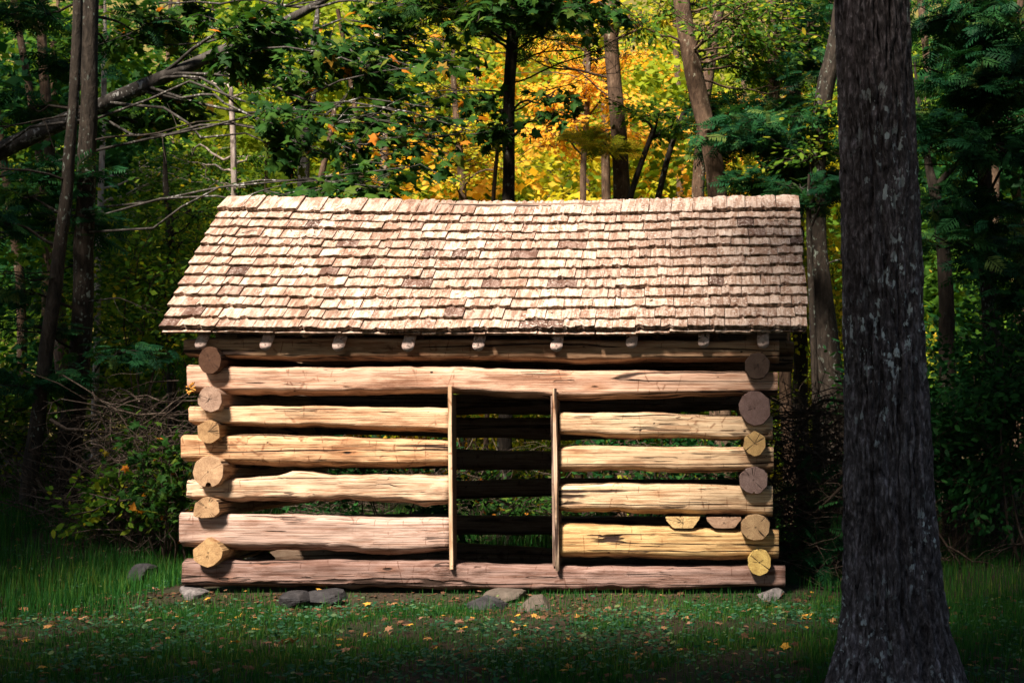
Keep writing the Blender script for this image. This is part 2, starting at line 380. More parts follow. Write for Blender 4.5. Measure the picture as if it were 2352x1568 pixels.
M = dict(
    log=m_log(), end=m_end(), shingle=m_shingle(), ground=m_ground(),
    strip=None,
    bark_big=m_bark('furrowed_bark', (.014, .012, .013), (.125, .108, .116), (.42, .385, .42), (.66, .74, .76), .59, 40),
    bark_dark=m_bark('dark_bark', (.010, .008, .006), (.032, .025, .019), (.065, .052, .04), (.16, .19, .16), .60),
    bark_warm=m_bark('brown_bark', (.035, .022, .014), (.11, .07, .045), (.20, .135, .09), (.30, .28, .20), .62),
    bark_grey=m_bark('mottled_grey_bark', (.02, .018, .016), (.06, .054, .047), (.13, .12, .11), (.36, .36, .34), .57, 10),
    bark_pale=m_bark('pale_bark', (.16, .12, .10), (.42, .35, .30), (.60, .52, .46), None, .6, 9, (.08, .06, .05)),
    twig=m_bark('dry_twig', (.03, .021, .015), (.09, .066, .05), (.24, .19, .15), None),
    twig_dark=m_bark('dark_twig', (.02, .014, .010), (.06, .042, .03), (.13, .10, .08), None),
    maple=m_leaf('maple_leaf', [(0, (.012, .045, .010)), (.5, (.022, .075, .012)), (.85, (.05, .115, .015)), (.98, (.12, .16, .02)), (.99, (.60, .18, .02)), (1, (.60, .26, .03))], .35),
    green=m_leaf('broad_leaf', [(0, (.025, .075, .010)), (.5, (.06, .15, .014)), (.8, (.14, .24, .02)), (.97, (.34, .36, .025)), (1, (.50, .36, .02))], .45),
    deep=m_leaf('deep_green_leaf', [(0, (.005, .030, .008)), (.6, (.012, .065, .016)), (1, (.035, .13, .025))], .3),
    yellow=m_leaf('backlit_yellow_leaf', [(0, (.12, .20, .012)), (.4, (.33, .36, .02)), (.75, (.60, .50, .03)), (1, (.78, .50, .05))], .5),  # backlit glow of the background painted as yellow leaf colour
    lime=m_leaf('lit_green_leaf', [(0, (.07, .14, .012)), (.5, (.18, .27, .02)), (1, (.42, .46, .03))], .5),  # sunlit version of the green leaf, brightness put into the colour
    gold=m_leaf('glow_gold_leaf', [(0, (.60, .38, .025)), (.5, (.80, .48, .05)), (1, (.85, .44, .08))], .5),  # hazy golden glow painted as leaf colour
    hemlock=m_leaf('hemlock_needles', [(0, (.005, .034, .014)), (.5, (.012, .065, .022)), (.9, (.03, .11, .03)), (1, (.10, .14, .03))], .25, .55),
    hemlock_lit=m_leaf('lit_hemlock_needles', [(0, (.04, .08, .012)), (.5, (.13, .16, .02)), (1, (.36, .26, .03))], .4, .55),  # hemlock needles with sunlight painted into their colour
    grass=m_leaf('grass_blade', [(0, (.009, .058, .013)), (.5, (.020, .098, .017)), (.85, (.055, .155, .02)), (1, (.18, .20, .04))], .3, .5),
    weed=m_leaf('weed_leaf', [(0, (.014, .06, .028)), (.6, (.032, .12, .056)), (.9, (.075, .19, .085)), (1, (.20, .24, .09))], .3, .5, .15),
    litter=m_leaf('dry_leaf', [(0, (.07, .035, .02)), (.45, (.18, .09, .05)), (.7, (.36, .19, .12)), (.88, (.50, .24, .07)), (1, (.66, .36, .05))], .2, .7),
    moss=m_plain('moss', (.035, .026, .006), (.14, .10, .018), 40, .9, .95),
    stone=m_plain('field_stone', (.014, .014, .016), (.05, .048, .05), 9, .9),
    stone_tan=m_plain('tan_stone', (.05, .042, .034), (.13, .105, .085), 8, .8),
    stone_pale=m_plain('pale_stone', (.05, .046, .046), (.24, .215, .21), 13, .9),
    soil=m_plain('bare_soil', (.02, .015, .011), (.07, .05, .035), 14, .9, .95),
    chip=m_plain('fresh_chip', (.35, .14, .02), (.70, .36, .08), 12, .5),
)

# ------------------------------------------------------------------ ground
def gz(x, y):
    x = np.asarray(x, float); y = np.asarray(y, float)
    b = .05 * (fbm(x * .45 + 3, y * .45 + 9, 0 * x, 3) - .5) * 2
    left = .85 * sstep(-5.6, -9.5, x) * sstep(-2.5, 6.5, y)
    right = .70 * sstep(1.2, 4.5, x) * sstep(-2, 7, y)
    back = .055 * np.clip(y - 5, 0, 12)
    hill = .50 * np.clip(y - 19, 0, 200) ** 1.0 * sstep(17, 26, y)
    pad = 1 - sstep(-.8, .3, y) * (1 - sstep(3, 4, y)) * sstep(-6, -5.2, x) * (1 - sstep(.5, 1.4, x))
    return b * pad - .03 + .10 * sstep(-.5, -.05, y) * (1 - sstep(3.2, 4.2, y)) * sstep(-6, -5.3, x) * (1 - sstep(.5, 1.2, x)) + np.maximum(left, right) + back + np.minimum(hill, 38)

def axis(lo, hi, a, b, fine, grow=1.16):
    c = list(np.arange(a, b, fine)); s = fine; p = c[-1]
    while p < hi: s *= grow; p += s; c.append(p)
    s = fine; p = c[0]
    while p > lo: s *= grow; p -= s; c.insert(0, p)
    return np.array(c)
gx, gy = axis(-220, 220, -9, 5, .09), axis(-220, 260, -6, 8, .09)
X, Y = np.meshgrid(gx, gy, indexing='ij')
Z = gz(X, Y) + .018 * (fbm(X * 6, Y * 6, 0 * X, 2) - .5) * sstep(12, 8, np.hypot(X + 2, Y))
nxg, nyg = len(gx), len(gy)
ii = np.arange(nxg - 1)[:, None] * nyg; jj = np.arange(nyg - 1)[None, :]
GF = np.stack([ii + jj, ii + nyg + jj, ii + nyg + jj + 1, ii + jj + 1], -1).reshape(-1, 4)
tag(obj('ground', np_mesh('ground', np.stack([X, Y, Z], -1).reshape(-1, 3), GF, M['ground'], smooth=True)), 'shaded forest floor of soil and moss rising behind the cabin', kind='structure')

# ------------------------------------------------------------------ log cabin
CX = -2.35
cabin = empty('log_cabin', (CX, 1.45, 0), 'small open log cabin with split shingle roof and doorway gap', 'cabin')
COFF = np.array([CX, 1.45, 0])

def interp(u, pts):
    pts = np.array(pts); return np.interp(u, pts[:, 0], pts[:, 1])

def log_part(name, x0, x1, y, prof, hy, color, seed, p=3.6, ns=48, knots=(), rot=0, rough=1.0, end_color=None, parent=cabin, label=None):
    p = p + 3.0
    """log lying along x from x0 to x1; prof: list of (u, ztop, zbot)"""
    L = x1 - x0; nx = max(12, int(L / .045)); u = np.linspace(0, 1, nx)
    pr = np.array(prof); zt = np.interp(u, pr[:, 0], pr[:, 1]); zb = np.interp(u, pr[:, 0], pr[:, 2])
    zt = zt + (.012 * (fbm(u * L * 1.3 + seed, 0 * u, 0 * u + seed, 3) - .5) * 2 + .008 * (fbm(u * L * 6 + seed, 0 * u + 3, 0 * u, 2) - .5)) * rough
    zb = zb + (.020 * (fbm(u * L * 1.6 + seed + 50, 0 * u, 0 * u + seed, 3) - .5) * 2 + .016 * (fbm(u * L * 7 + seed, 0 * u + 9, 0 * u, 2) - .5)) * rough
    zm, hz = (zt + zb) / 2, (zt - zb) / 2
    th = np.linspace(0, 2 * np.pi, 4001)
    cs = np.sign(np.cos(th)) * np.abs(np.cos(th)) ** (2 / p); sn = np.sign(np.sin(th)) * np.abs(np.sin(th)) ** (2 / p)
    al = np.r_[0, np.cumsum(np.hypot(np.diff(cs), np.diff(sn)))]; ts = np.linspace(0, al[-1], ns, endpoint=False) + .02
    cs, sn = np.interp(ts, al, cs), np.interp(ts, al, sn)
    XX = np.repeat((u * L)[:, None], ns, 1)
    YY = -hy * cs[None, :] * (1 + 0 * XX); ZZ = zm[:, None] + hz[:, None] * sn[None, :]
    # under side of the front face rounds back to the waney edge
    YY = YY + hy * .6 * sstep(-.60, -1, sn)[None, :] * (cs[None, :] > 0) + hy * .2 * sstep(.8, 1, sn)[None, :] * (cs[None, :] > 0)
    nl = fbm(XX * 1.7 + seed * 3.1, YY * 6 + seed, ZZ * 6, 3) - .5
    nf = fbm(XX * 5 + seed, YY * 30, ZZ * 34 + seed, 2) - .5
    fc = np.floor(XX * 5.5 + 2 * vn(XX * 2 + seed, ZZ * 9, 0 * XX)); d = (nl * .026 + nf * .012 + .007 * (h3(fc, 0 * fc + seed, np.floor(ZZ * 9 + .5 * XX)) - .5)) * rough
    YY = YY - np.sign(cs)[None, :] * d * np.abs(cs)[None, :]; ZZ = ZZ + sn[None, :] * d * .8
    for (kx, kz, kr, ka) in knots:
        g = np.exp(-(((XX - kx) / kr) ** 2 + ((ZZ - kz) / (kr * .8)) ** 2)); YY -= ka * g * (cs[None, :] > -.2); ZZ += ka * .4 * g * np.sign(sn)[None, :]
    V = np.stack([XX, YY, ZZ], -1).reshape(-1, 3)
    i = np.arange(nx - 1)[:, None] * ns; j = np.arange(ns)[None, :]; j2 = (j + 1) % ns
    F = np.stack([i + j, i + j2, i + ns + j2, i + ns + j], -1).reshape(-1, 4)
    c0 = len(V); V = np.concatenate([V, [[-.004, 0, zm[0]], [L + .004, 0, zm[-1]]]])
    jf = np.arange(ns); T = np.concatenate([np.stack([jf + 0 * jf, np.full(ns, c0), (jf + 1) % ns], -1)[:, [0, 1, 2]], np.stack([(nx - 1) * ns + (jf + 1) % ns, np.full(ns, c0 + 1), (nx - 1) * ns + jf], -1)])
    zc = float(zm.mean()); V[:, 2] -= zc
    wane = np.r_[np.repeat((sn * 1.0)[None, :], nx, 0).ravel(), 0, 0]
    me = np_mesh(name, V, [F, T], [M['log'], M['end']], mi=np.r_[np.zeros(len(F)), np.ones(len(T))], smooth=True, rnd=wane)
    for pl in me.polygons[len(F):]: pl.use_smooth = False
    o = obj(name, me, parent, np.array([x0, y, zc]) - COFF, color)
    if label: o['label'] = label
    return o

DF = 13.13      # depth of the hewn front faces
def flog(px0, px1, prof, color, seed, **kw):
    """prof: (px, pytop, pybot)"""
    x0, x1 = P(px0, 0, DF)[0], P(px1, 0, DF)[0]
    pr = [((a - px0) / (px1 - px0), P(a, t, DF)[2], P(a, bt, DF)[2]) for a, t, bt in prof]
    return log_part('log', x0, x1, 0.0, pr, .145, color, seed, **kw)

PINK, PINE, GOLD, VIO = (.52, .36, .27), (.56, .385, .235), (.58, .42, .20), (.24, .165, .145)
flog(417, 1804, [(417, 1285, 1349), (620, 1288, 1354), (1000, 1291, 1356), (1287, 1302, 1359), (1600, 1302, 1358), (1804, 1304, 1352)], VIO, 1, rough=1.5, knots=[(2.45, .30, .10, .035), (2.75, .28, .07, .025)], label='weathered violet-grey sill log')
flog(411, 1031, [(411, 1178, 1258), (560, 1180, 1266), (760, 1184, 1266), (880, 1189, 1273), (1031, 1190, 1267)], (.43, .325, .28), 2, p=5, label='wide pale grey hewn log')
flog(427, 1031, [(427, 1100, 1150), (560, 1099, 1152), (630, 1094, 1153), (665, 1083, 1154), (715, 1084, 1154), (760, 1093, 1152), (900, 1092, 1152), (990, 1092, 1162), (1031, 1092, 1160)], (.56, .42, .30), 3, p=3, rough=1.6, knots=[(1.1, .55 + .42, .07, .03), (1.35, .92, .06, .03), (2.2, .86, .07, .03)])
flog(415, 1031, [(415, 998, 1062), (600, 998, 1070), (800, 1003, 1071), (1031, 1014, 1072)], (.58, .385, .225), 4)
flog(433, 1031, [(433, 931, 974), (600, 932, 983), (800, 933, 986), (1031, 937, 992)], (.56, .39, .25), 5)
flog(428, 1787, [(428, 837, 904), (560, 841, 907), (992, 841, 903), (1150, 845, 908), (1287, 850, 914), (1709, 852, 911), (1787, 853, 904)], PINK, 6, p=4.2)
flog(1284, 1775, [(1284, 945, 997), (1500, 947, 1006), (1650, 953, 1010), (1775, 957, 1011)], (.53, .41, .275), 7)
flog(1281, 1777, [(1281, 1027, 1084), (1360, 1022, 1083), (1600, 1025, 1085), (1777, 1026, 1082)], (.54, .405, .26), 8)
flog(1281, 1775, [(1281, 1112, 1176), (1400, 1109, 1177), (1560, 1110, 1184), (1775, 1119, 1188)], (.57, .44, .29), 9)
flog(1280, 1789, [(1280, 1203, 1278), (1450, 1206, 1286), (1640, 1214, 1292), (1789, 1219, 1284)], (.55, .395, .19), 10, knots=[(.52, .38, .06, .02), (1.42, .5, .04, .015)])
tp = flog(420, 1790, [(420, 776, 815), (560, 776, 822), (900, 776, 829), (1400, 778, 831), (1790, 780, 828)], (.40, .265, .165), 11, p=3.2)
tp.name = 'wall_plate'

# side-wall logs whose ends stand out at the corners (end outlines seen in the photo)
DE, YR = 13.035, 3.2
OUT = {
 'round': [(math.cos(a), math.sin(a)) for a in np.linspace(0, 2 * np.pi, 15)[:-1]],
 'oct': [(-1,.35),(-.55,.85),(.05,1),(.6,.8),(1,.35),(.95,-.4),(.5,-.9),(-.1,-1),(-.6,-.85),(-1,-.35)],
 'e2': [(-.95,.1),(-.6,.75),(-.1,1),(.35,.85),(.9,.45),(1,-.3),(.75,-.8),(.1,-1),(-.5,-.8),(-.9,-.4)],
 'e3': [(-1,.5),(0,1),(.9,.6),(1,-.5),(.3,-1),(-.3,-1),(-.95,-.5)],
 'e4': [(-1,-.05),(-.8,.6),(-.3,.95),(.2,1),(.75,.75),(1,.3),(.98,-.3),(.7,-.75),(.25,-1),(.19,-.7),(-.02,-.66),(-.12,-.72),(-.17,-1),(-.5,-.85),(-.85,-.5)],
 'e5': [(-.95,-.6),(-.8,.4),(-.2,.95),(.15,1),(.9,.55),(1,-.45),(.6,-.9),(-.3,-1),(-.9,-.85)],
 'e6': [(-1,.2),(-.05,1),(.7,.55),(1,.1),(.9,-.4),(.4,-.85),(0,-1),(-.5,-.85),(-1,-.5)],
 'f2': [(-1,.2),(-.7,.75),(-.2,1),(.4,.9),(.95,.5),(1,-.4),(.6,-.85),(0,-1),(-.5,-.75),(-.9,-.3)],
 'f3': [(0,1),(.95,.5),(1,-.3),(.5,-.9),(0,-1),(-.6,-.75),(-1,-.3),(-.9,.45)],
 'f4': [(-1,.3),(-.5,.8),(.1,1),(.7,.75),(1,.4),(.95,-.4),(.5,-.95),(.1,-1),(.05,-.78),(-.04,-1),(-.5,-.85),(-.9,-.5)],
 'f6': [(-1,.3),(-.6,.85),(0,1),(.6,.85),(1,.3),(1,-.3),(.65,-.8),(0,-1),(-.6,-.85),(-1,-.35)],
 'half': [(-1,1),(1,1),(.95,.5),(.6,-1),(-.55,-1),(-.95,.3)],
}
def outline(key, n=44, rnd=.12):
    o = np.array(OUT[key]); a = np.argsort(np.arctan2(o[:, 1], o[:, 0])) if key == 'round' else None
    c = np.vstack([o, o[:1]]); s = np.r_[0, np.cumsum(np.linalg.norm(np.diff(c, axis=0), axis=1))]
    t = np.linspace(0, s[-1], n, endpoint=False)
    q = np.stack([np.interp(t, s, c[:, 0]), np.interp(t, s, c[:, 1])], -1)
    if (q[:-1, 0] * q[1:, 1] - q[1:, 0] * q[:-1, 1]).sum() < 0: q = q[::-1]
    return (1 - rnd) * q + rnd * .5 * (np.roll(q, 1, 0) + np.roll(q, -1, 0))

def sweep_log(name, px, py, key, y0, y1, color, seed, depth=DE, shrink=.96, label=None, dz=0.0, ns=44, segs=26):
    a, b = P(px[0], py[1], depth), P(px[1], py[0], depth)
    cx, cz, rx, rz = (a[0] + b[0]) / 2, (a[2] + b[2]) / 2, (b[0] - a[0]) / 2, (b[2] - a[2]) / 2
    q = outline(key, ns); n = len(q)
    ys = np.r_[y0, y0 + .012, np.linspace(y0 + .05, y1, segs)]
    V = []
    for k, yy in enumerate(ys):
        f = (.965 if k == 0 else 1) * (1 + (shrink - 1) * (yy - y0) / (y1 - y0))
        d = 1 + .05 * (fbm(q[:, 0] * 2 + seed, q[:, 1] * 2, yy * 2.2 + 0 * q[:, 0] + seed, 3) - .5) * 2
        V.append(np.stack([0 * q[:, 0] + yy - y0, -q[:, 0] * rx * f * d, q[:, 1] * rz * f * d + dz * (yy - y0)], -1))
    V = np.concatenate(V); m = len(ys)
    i = np.arange(m - 1)[:, None] * n; j = np.arange(n)[None, :]; j2 = (j + 1) % n
    F = np.stack([i + j, i + n + j, i + n + j2, i + j2], -1).reshape(-1, 4)
    # front cap with inner rings, slightly uneven saw cut
    caps = []; base = len(V); rings = [.66, .33]; VV = [V]; prev = np.arange(n); kk = base
    for rg in rings:
        ring = V[:n].copy(); ring[:, 1:] *= rg; ring[:, 0] = .006 * (fbm(ring[:, 1] * 25 + seed, ring[:, 2] * 25, 0 * ring[:, 0], 2) - .5)
        VV.append(ring); idx = np.arange(kk, kk + n); caps.append(np.stack([prev, np.roll(prev, -1), np.roll(idx, -1), idx], -1)); prev = idx; kk += n
    VV.append(np.array([[0, 0, 0], [ys[-1] - y0, 0, dz * (ys[-1] - y0)]])); V = np.concatenate(VV)
    T = np.concatenate([np.stack([prev, np.roll(prev, -1), np.full(n, kk)], -1), np.stack([(m - 1) * n + (np.arange(n) + 1) % n, (m - 1) * n + np.arange(n), np.full(n, kk + 1)], -1)])
    caps = np.concatenate(caps)
    me = np_mesh(name, V, [F, caps, T], [M['log'], M['end']], mi=np.r_[np.zeros(len(F)), np.ones(len(caps) + len(T))], smooth=False)
    o = obj(name, me, cabin, np.array([cx, y0, cz]) - COFF, color); o.rotation_euler = (0, 0, rad(90))
    if label: o['label'] = label
    return o

YE = DE - DW
ENDS = [
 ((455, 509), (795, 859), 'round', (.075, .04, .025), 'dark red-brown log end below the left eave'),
 ((452, 511), (885, 947), 'e2', (.33, .24, .19), None),
 ((452, 505), (963, 1018), 'e3', (.36, .24, .125), None),
 ((442, 515), (1046, 1120), 'e4', (.44, .31, .195), 'large round log end with a notch split out of its underside'),
 ((441, 505), (1140, 1190), 'e5', (.42, .29, .17), None),
 ((443, 513), (1234, 1303), 'e6', (.48, .33, .17), 'pentagonal log end above the sill'),
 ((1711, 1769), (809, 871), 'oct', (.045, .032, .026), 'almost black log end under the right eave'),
 ((1696, 1770), (896, 979), 'f2', (.14, .10, .098), 'large violet-brown log end'),
 ((1707, 1759), (988, 1048), 'f3', (.45, .32, .145), None),
 ((1697, 1764), (1070, 1134), 'f4', (.18, .135, .13), 'violet-grey log end with a ring crack'),
 ((1702, 1769), (1180, 1241), 'oct', (.36, .26, .15), None),
 ((1718, 1771), (1260, 1322), 'f6', (.52, .40, .14), 'smooth yellow oval log end above the sill'),
]
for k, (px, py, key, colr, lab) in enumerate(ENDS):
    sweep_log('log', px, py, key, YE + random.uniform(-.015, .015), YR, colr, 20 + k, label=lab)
# puncheon ends between the two lowest right-hand logs
sweep_log('floor_joist', (1528, 1608), (1187, 1213), 'half', -.17, 3.0, (.58, .44, .22), 41, depth=13.1)
sweep_log('floor_joist', (1622, 1704), (1188, 1213), 'half', -.165, 3.0, (.40, .28, .20), 42, depth=13.1)

# rear wall
DB = DW + 2.78
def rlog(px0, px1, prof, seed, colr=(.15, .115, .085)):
    x0, x1 = P(px0, 0, DB)[0], P(px1, 0, DB)[0]
    pr = [((a - px0) / (px1 - px0), P(a, t, DB)[2], P(a, bt, DB)[2]) for a, t, bt in prof]
    return log_part('log', x0, x1, 2.92, pr, .13, colr, seed, p=3.2, ns=18)
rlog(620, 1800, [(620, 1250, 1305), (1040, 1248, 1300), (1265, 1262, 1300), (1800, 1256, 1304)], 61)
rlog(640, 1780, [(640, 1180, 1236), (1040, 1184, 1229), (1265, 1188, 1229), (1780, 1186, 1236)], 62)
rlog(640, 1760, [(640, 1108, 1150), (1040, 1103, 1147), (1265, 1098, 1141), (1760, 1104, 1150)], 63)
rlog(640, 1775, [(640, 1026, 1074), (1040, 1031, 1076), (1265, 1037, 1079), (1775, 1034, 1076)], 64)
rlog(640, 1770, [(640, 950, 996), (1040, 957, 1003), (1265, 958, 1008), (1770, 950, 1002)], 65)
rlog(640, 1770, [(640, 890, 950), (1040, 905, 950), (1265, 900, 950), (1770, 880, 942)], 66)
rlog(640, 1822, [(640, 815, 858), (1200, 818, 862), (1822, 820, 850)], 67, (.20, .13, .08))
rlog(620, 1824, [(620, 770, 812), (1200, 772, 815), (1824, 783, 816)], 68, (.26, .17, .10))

# door posts and jambs
def board(name, p0, p1, hx, y0, y1, color, seed, parent=cabin):
    """upright board from p0 (bottom x,z) to p1 (top x,z)"""
    n = 14; V = []
    for k in range(n):
        t = k / (n - 1); x = p0[0] + (p1[0] - p0[0]) * t + .006 * (float(vn(t * 4 + seed, 0, 0)) - .5); z = p0[1] + (p1[1] - p0[1]) * t
        h = hx * (1 + .12 * (float(vn(t * 5, seed, 3)) - .5))
        V += [(z, -(x - h), y0), (z, -(x + h), y0), (z, -(x + h), y1), (z, -(x - h), y1)]
    V = np.array(V)
    F = [(4*k+a, 4*k+(a+1) % 4, 4*k+4+(a+1) % 4, 4*k+4+a) for k in range(n-1) for a in range(4)] + [(3, 2, 1, 0), (4*n-4, 4*n-3, 4*n-2, 4*n-1)]
    # local x runs up the board so the wood grain does too: world = (-y, z, x)
    c = V.mean(0); V = V - c
    me = np_mesh(name, V, np.array(F)[:, ::-1], M['log'])
    o = obj(name, me, parent, np.array([-c[1], c[2], c[0]]) - COFF, color)
    o.rotation_euler = Matrix(((0, -1, 0), (0, 0, 1), (1, 0, 0))).to_euler()
    return o
def pz(px, py, d=13.1): q = P(px, py, d); return (q[0], q[2])
board('door_post', pz(1034, 1306), pz(1037.5, 887), .0165, -.215, -.165, (.58, .45, .31), 1)
board('door_post', pz(1273.5, 1310), pz(1281, 892), .017, -.215, -.165, (.55, .44, .33), 2)
board('door_jamb', pz(1033, 1299), pz(1035, 908), .020, -.14, .02, (.16, .115, .085), 3)
board('door_jamb', pz(1270, 1300), pz(1276, 908), .026, -.155, .13, (.24, .18, .15), 4)

# ---- roof
Y_E, Z_E = 13.0 - DW, P(0, 764, 13.0)[2]
Y_R = 14.72 - DW; Z_R = P(0, 458, 14.72)[2]
XL, XR = P(368, 0, 13.0)[0], P(1856, 0, 13.0)[0]
SL = math.hypot(Y_R - Y_E, Z_R - Z_E); AL = math.atan2(Z_R - Z_E, Y_R - Y_E)
US = np.array([0, math.cos(AL), math.sin(AL)]); UN = np.array([0, -math.sin(AL), math.cos(AL)])
def sag(x, s):
    t = (x - XL) / (XR - XL)
    return -(.018 + .065 * s / SL) * np.sin(np.pi * np.clip(t * 1.02, 0, 1)) ** 1.2 + .012 * (float(vn(x * 1.6 + 3, s * 1.5, 0)) - .5)
roof = obj('roof', None, cabin, (0, 0, 0)) if False else None
def slab(name, s0, s1, n0, n1, front=True, parent=None, mat='log', color=(.22, .15, .10)):
    xs = np.linspace(XL + .06, XR - .06, 24); V = []
    for x in xs:
        for s, nn in ((s0, n0), (s1, n0), (s1, n1), (s0, n1)):
            p = np.array([0, Y_E, Z_E]) + US * s + UN * (nn + sag(x, s))
            if not front: p[1] = 2 * Y_R - p[1]
            V.append((x, p[1], p[2]))
    F = [(4*k+a, 4*k+(a+1) % 4, 4*k+4+(a+1) % 4, 4*k+4+a) for k in range(len(xs)-1) for a in range(4)] + [(3, 2, 1, 0), tuple(4*len(xs)-4+a for a in range(4))]
    return obj(name, np_mesh(name, np.array(V) - COFF, np.array(F), M[mat]), parent, (0, 0, 0), color)
roof = slab('roof', .05, SL - .02, -.035, -.012, True, cabin)
slab('rear_decking', .02, SL - .02, -.03, .045, False, roof, 'log', (.30, .24, .20))

def shingle_mesh(k, ridge=False):
    rs = np.random.RandomState(100 + k); nx, ny = 6, 3
    xs = np.linspace(-.5, .5, nx + 1); v = [0, .35, 1.0]
    low = (rs.rand(nx + 1) - .5) * .008 + rs.uniform(-.010, .010) * xs * 1.2; groove = (rs.rand(nx + 1) - .5) * .010; groove[0] = groove[-1] = -.001
    if rs.rand() < .3: low[rs.randint(1, nx)] += .03
    topj = (rs.rand(nx + 1) - .5) * (.035 if ridge else 0); curl = rs.uniform(-.008, .010) * (xs * 2) ** 2
    V = []; Lh = .42 if not ridge else .37; thk = rs.uniform(.028, .042)
    for jv in v:
        for i in range(nx + 1):
            y = jv * Lh + (low[i] * (1 - jv)) + topj[i] * jv
            V.append((xs[i], y, (.052 + curl[i]) * (1 - jv) + thk * (1 - .75 * jv) + groove[i] * (1 - .4 * jv)))
    for jv in (0, 1.0):
        for i in range(nx + 1):
            y = jv * Lh + (low[i] * (1 - jv)) + topj[i] * jv
            V.append((xs[i], y, (.052 + curl[i]) * (1 - jv)))
    m = nx + 1; b0, b1 = 3 * m, 4 * m; F = []
    for r in range(2):
        for i in range(nx): F.append((r*m+i, r*m+i+1, (r+1)*m+i+1, (r+1)*m+i))
    for i in range(nx):
        F.append((b0+i, b0+i+1, i+1, i)); F.append((2*m+i, 2*m+i+1, b1+i+1, b1+i))
    T = []
    for e, fl in ((0, 1), (nx, 0)):
        q1 = (b0+e, e, m+e); q2 = (b0+e, m+e, 2*m+e); q3 = (b0+e, 2*m+e, b1+e)
        for q in (q1, q2, q3): T.append(q if fl else q[::-1])
    return np.array(V), np.array(F), np.array(T)
NVAR = 22
SHV = [shingle_mesh(k) for k in range(NVAR)]; RDV = [shingle_mesh(200 + k, True) for k in range(8)]
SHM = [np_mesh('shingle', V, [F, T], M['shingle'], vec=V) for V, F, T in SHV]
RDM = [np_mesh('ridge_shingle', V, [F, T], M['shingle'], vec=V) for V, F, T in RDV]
NR = 12; CAPL = .30; EXP = (SL - CAPL + .035) / NR
pieces = []
for r in range(NR):
    x = XL + random.uniform(-.02, .02); first = True
    while x < XR - .03:
        wd = random.choice([.12, .15, .17, .19, .21, .23, .26, .19, .17]) * random.uniform(.9, 1.1)
        if XR - x - wd < .09: wd = XR - x + random.uniform(-.015, .015)
        xc = x + wd / 2; s = r * EXP + random.uniform(-.007, .007) - .01 + .035 * (float(vn(xc * 1.1 + 7 * r, r * 3.1, 2)) - .5)
        pieces.append((wd, xc, s, random.uniform(-.018, .018), random.uniform(0, .007), random.randrange(NVAR), r, False))
        x += wd + random.uniform(.0005, .005)
x = XL
caps = []
while x < XR - .03:
    wd = random.choice([.15, .18, .2, .23, .25]) * random.uniform(.9, 1.1)
    if XR - x - wd < .1: wd = XR - x
    caps.append((wd, x + wd / 2, SL - CAPL + random.uniform(-.006, .006), random.uniform(-.015, .015), .012 + random.uniform(0, .008), random.randrange(8), NR, True)); x += wd + random.uniform(.001, .006)
def smat(pc):
    wd, xc, s, rz, lift, k, r, cap = pc
    p = np.array([xc, Y_E, Z_E]) + US * s + UN * (sag(xc, s) - .012 + lift)
    c, sn = math.cos(rz), math.sin(rz)
    ax = c * np.array([1., 0, 0]) + sn * US; ay = -sn * np.array([1., 0, 0]) + c * US
    m = Matrix.Identity(4)
    for i in range(3): m[i][0] = ax[i] * wd * .985; m[i][1] = ay[i]; m[i][2] = UN[i]; m[i][3] = (p - COFF)[i]
    return m
order = sorted(range(len(pieces)), key=lambda i: -pieces[i][0] * (1.15 - .012 * pieces[i][6]))
single = set(order[:300 - len(caps)])
rest = Acc(); rest_loc = []
for i, pc in enumerate(pieces):
    m = smat(pc)
    if i in single:
        o = obj('shingle', SHM[pc[5]], roof); o.matrix_local = m
    else:
        V, F, T = SHV[pc[5]]; mm = np.array(m); W = V @ mm[:3, :3].T + mm[:3, 3]
        n0 = rest.n; rest.add(W, F); rest_loc.append(V); rest.F.setdefault(3, []).append(T + n0)
for pc in caps:
    o = obj('ridge_shingle', RDM[pc[5]], roof); o.matrix_local = smat(pc)
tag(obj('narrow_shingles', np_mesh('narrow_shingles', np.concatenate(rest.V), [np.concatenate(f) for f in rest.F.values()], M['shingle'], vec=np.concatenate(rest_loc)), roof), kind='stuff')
# doubled starter course showing under the lowest butts
x = XL + .03
while x < XR - .1:
    wd = min(random.uniform(.25, .6), XR - x - .02)
    p = np.array([x + wd / 2, Y_E, Z_E]) + US * random.uniform(-.028, -.012) + UN * (sag(x, 0) - .018 - random.uniform(0, .006))
    m = Matrix.Identity(4)
    for i in range(3): m[i][0] = (wd, 0, 0)[i]; m[i][1] = US[i] * .6; m[i][2] = UN[i] * .55; m[i][3] = (p - COFF)[i]
    o = obj('starter_board', SHM[random.randrange(NVAR)], roof); o.matrix_local = m
    x += wd + random.uniform(.002, .02)
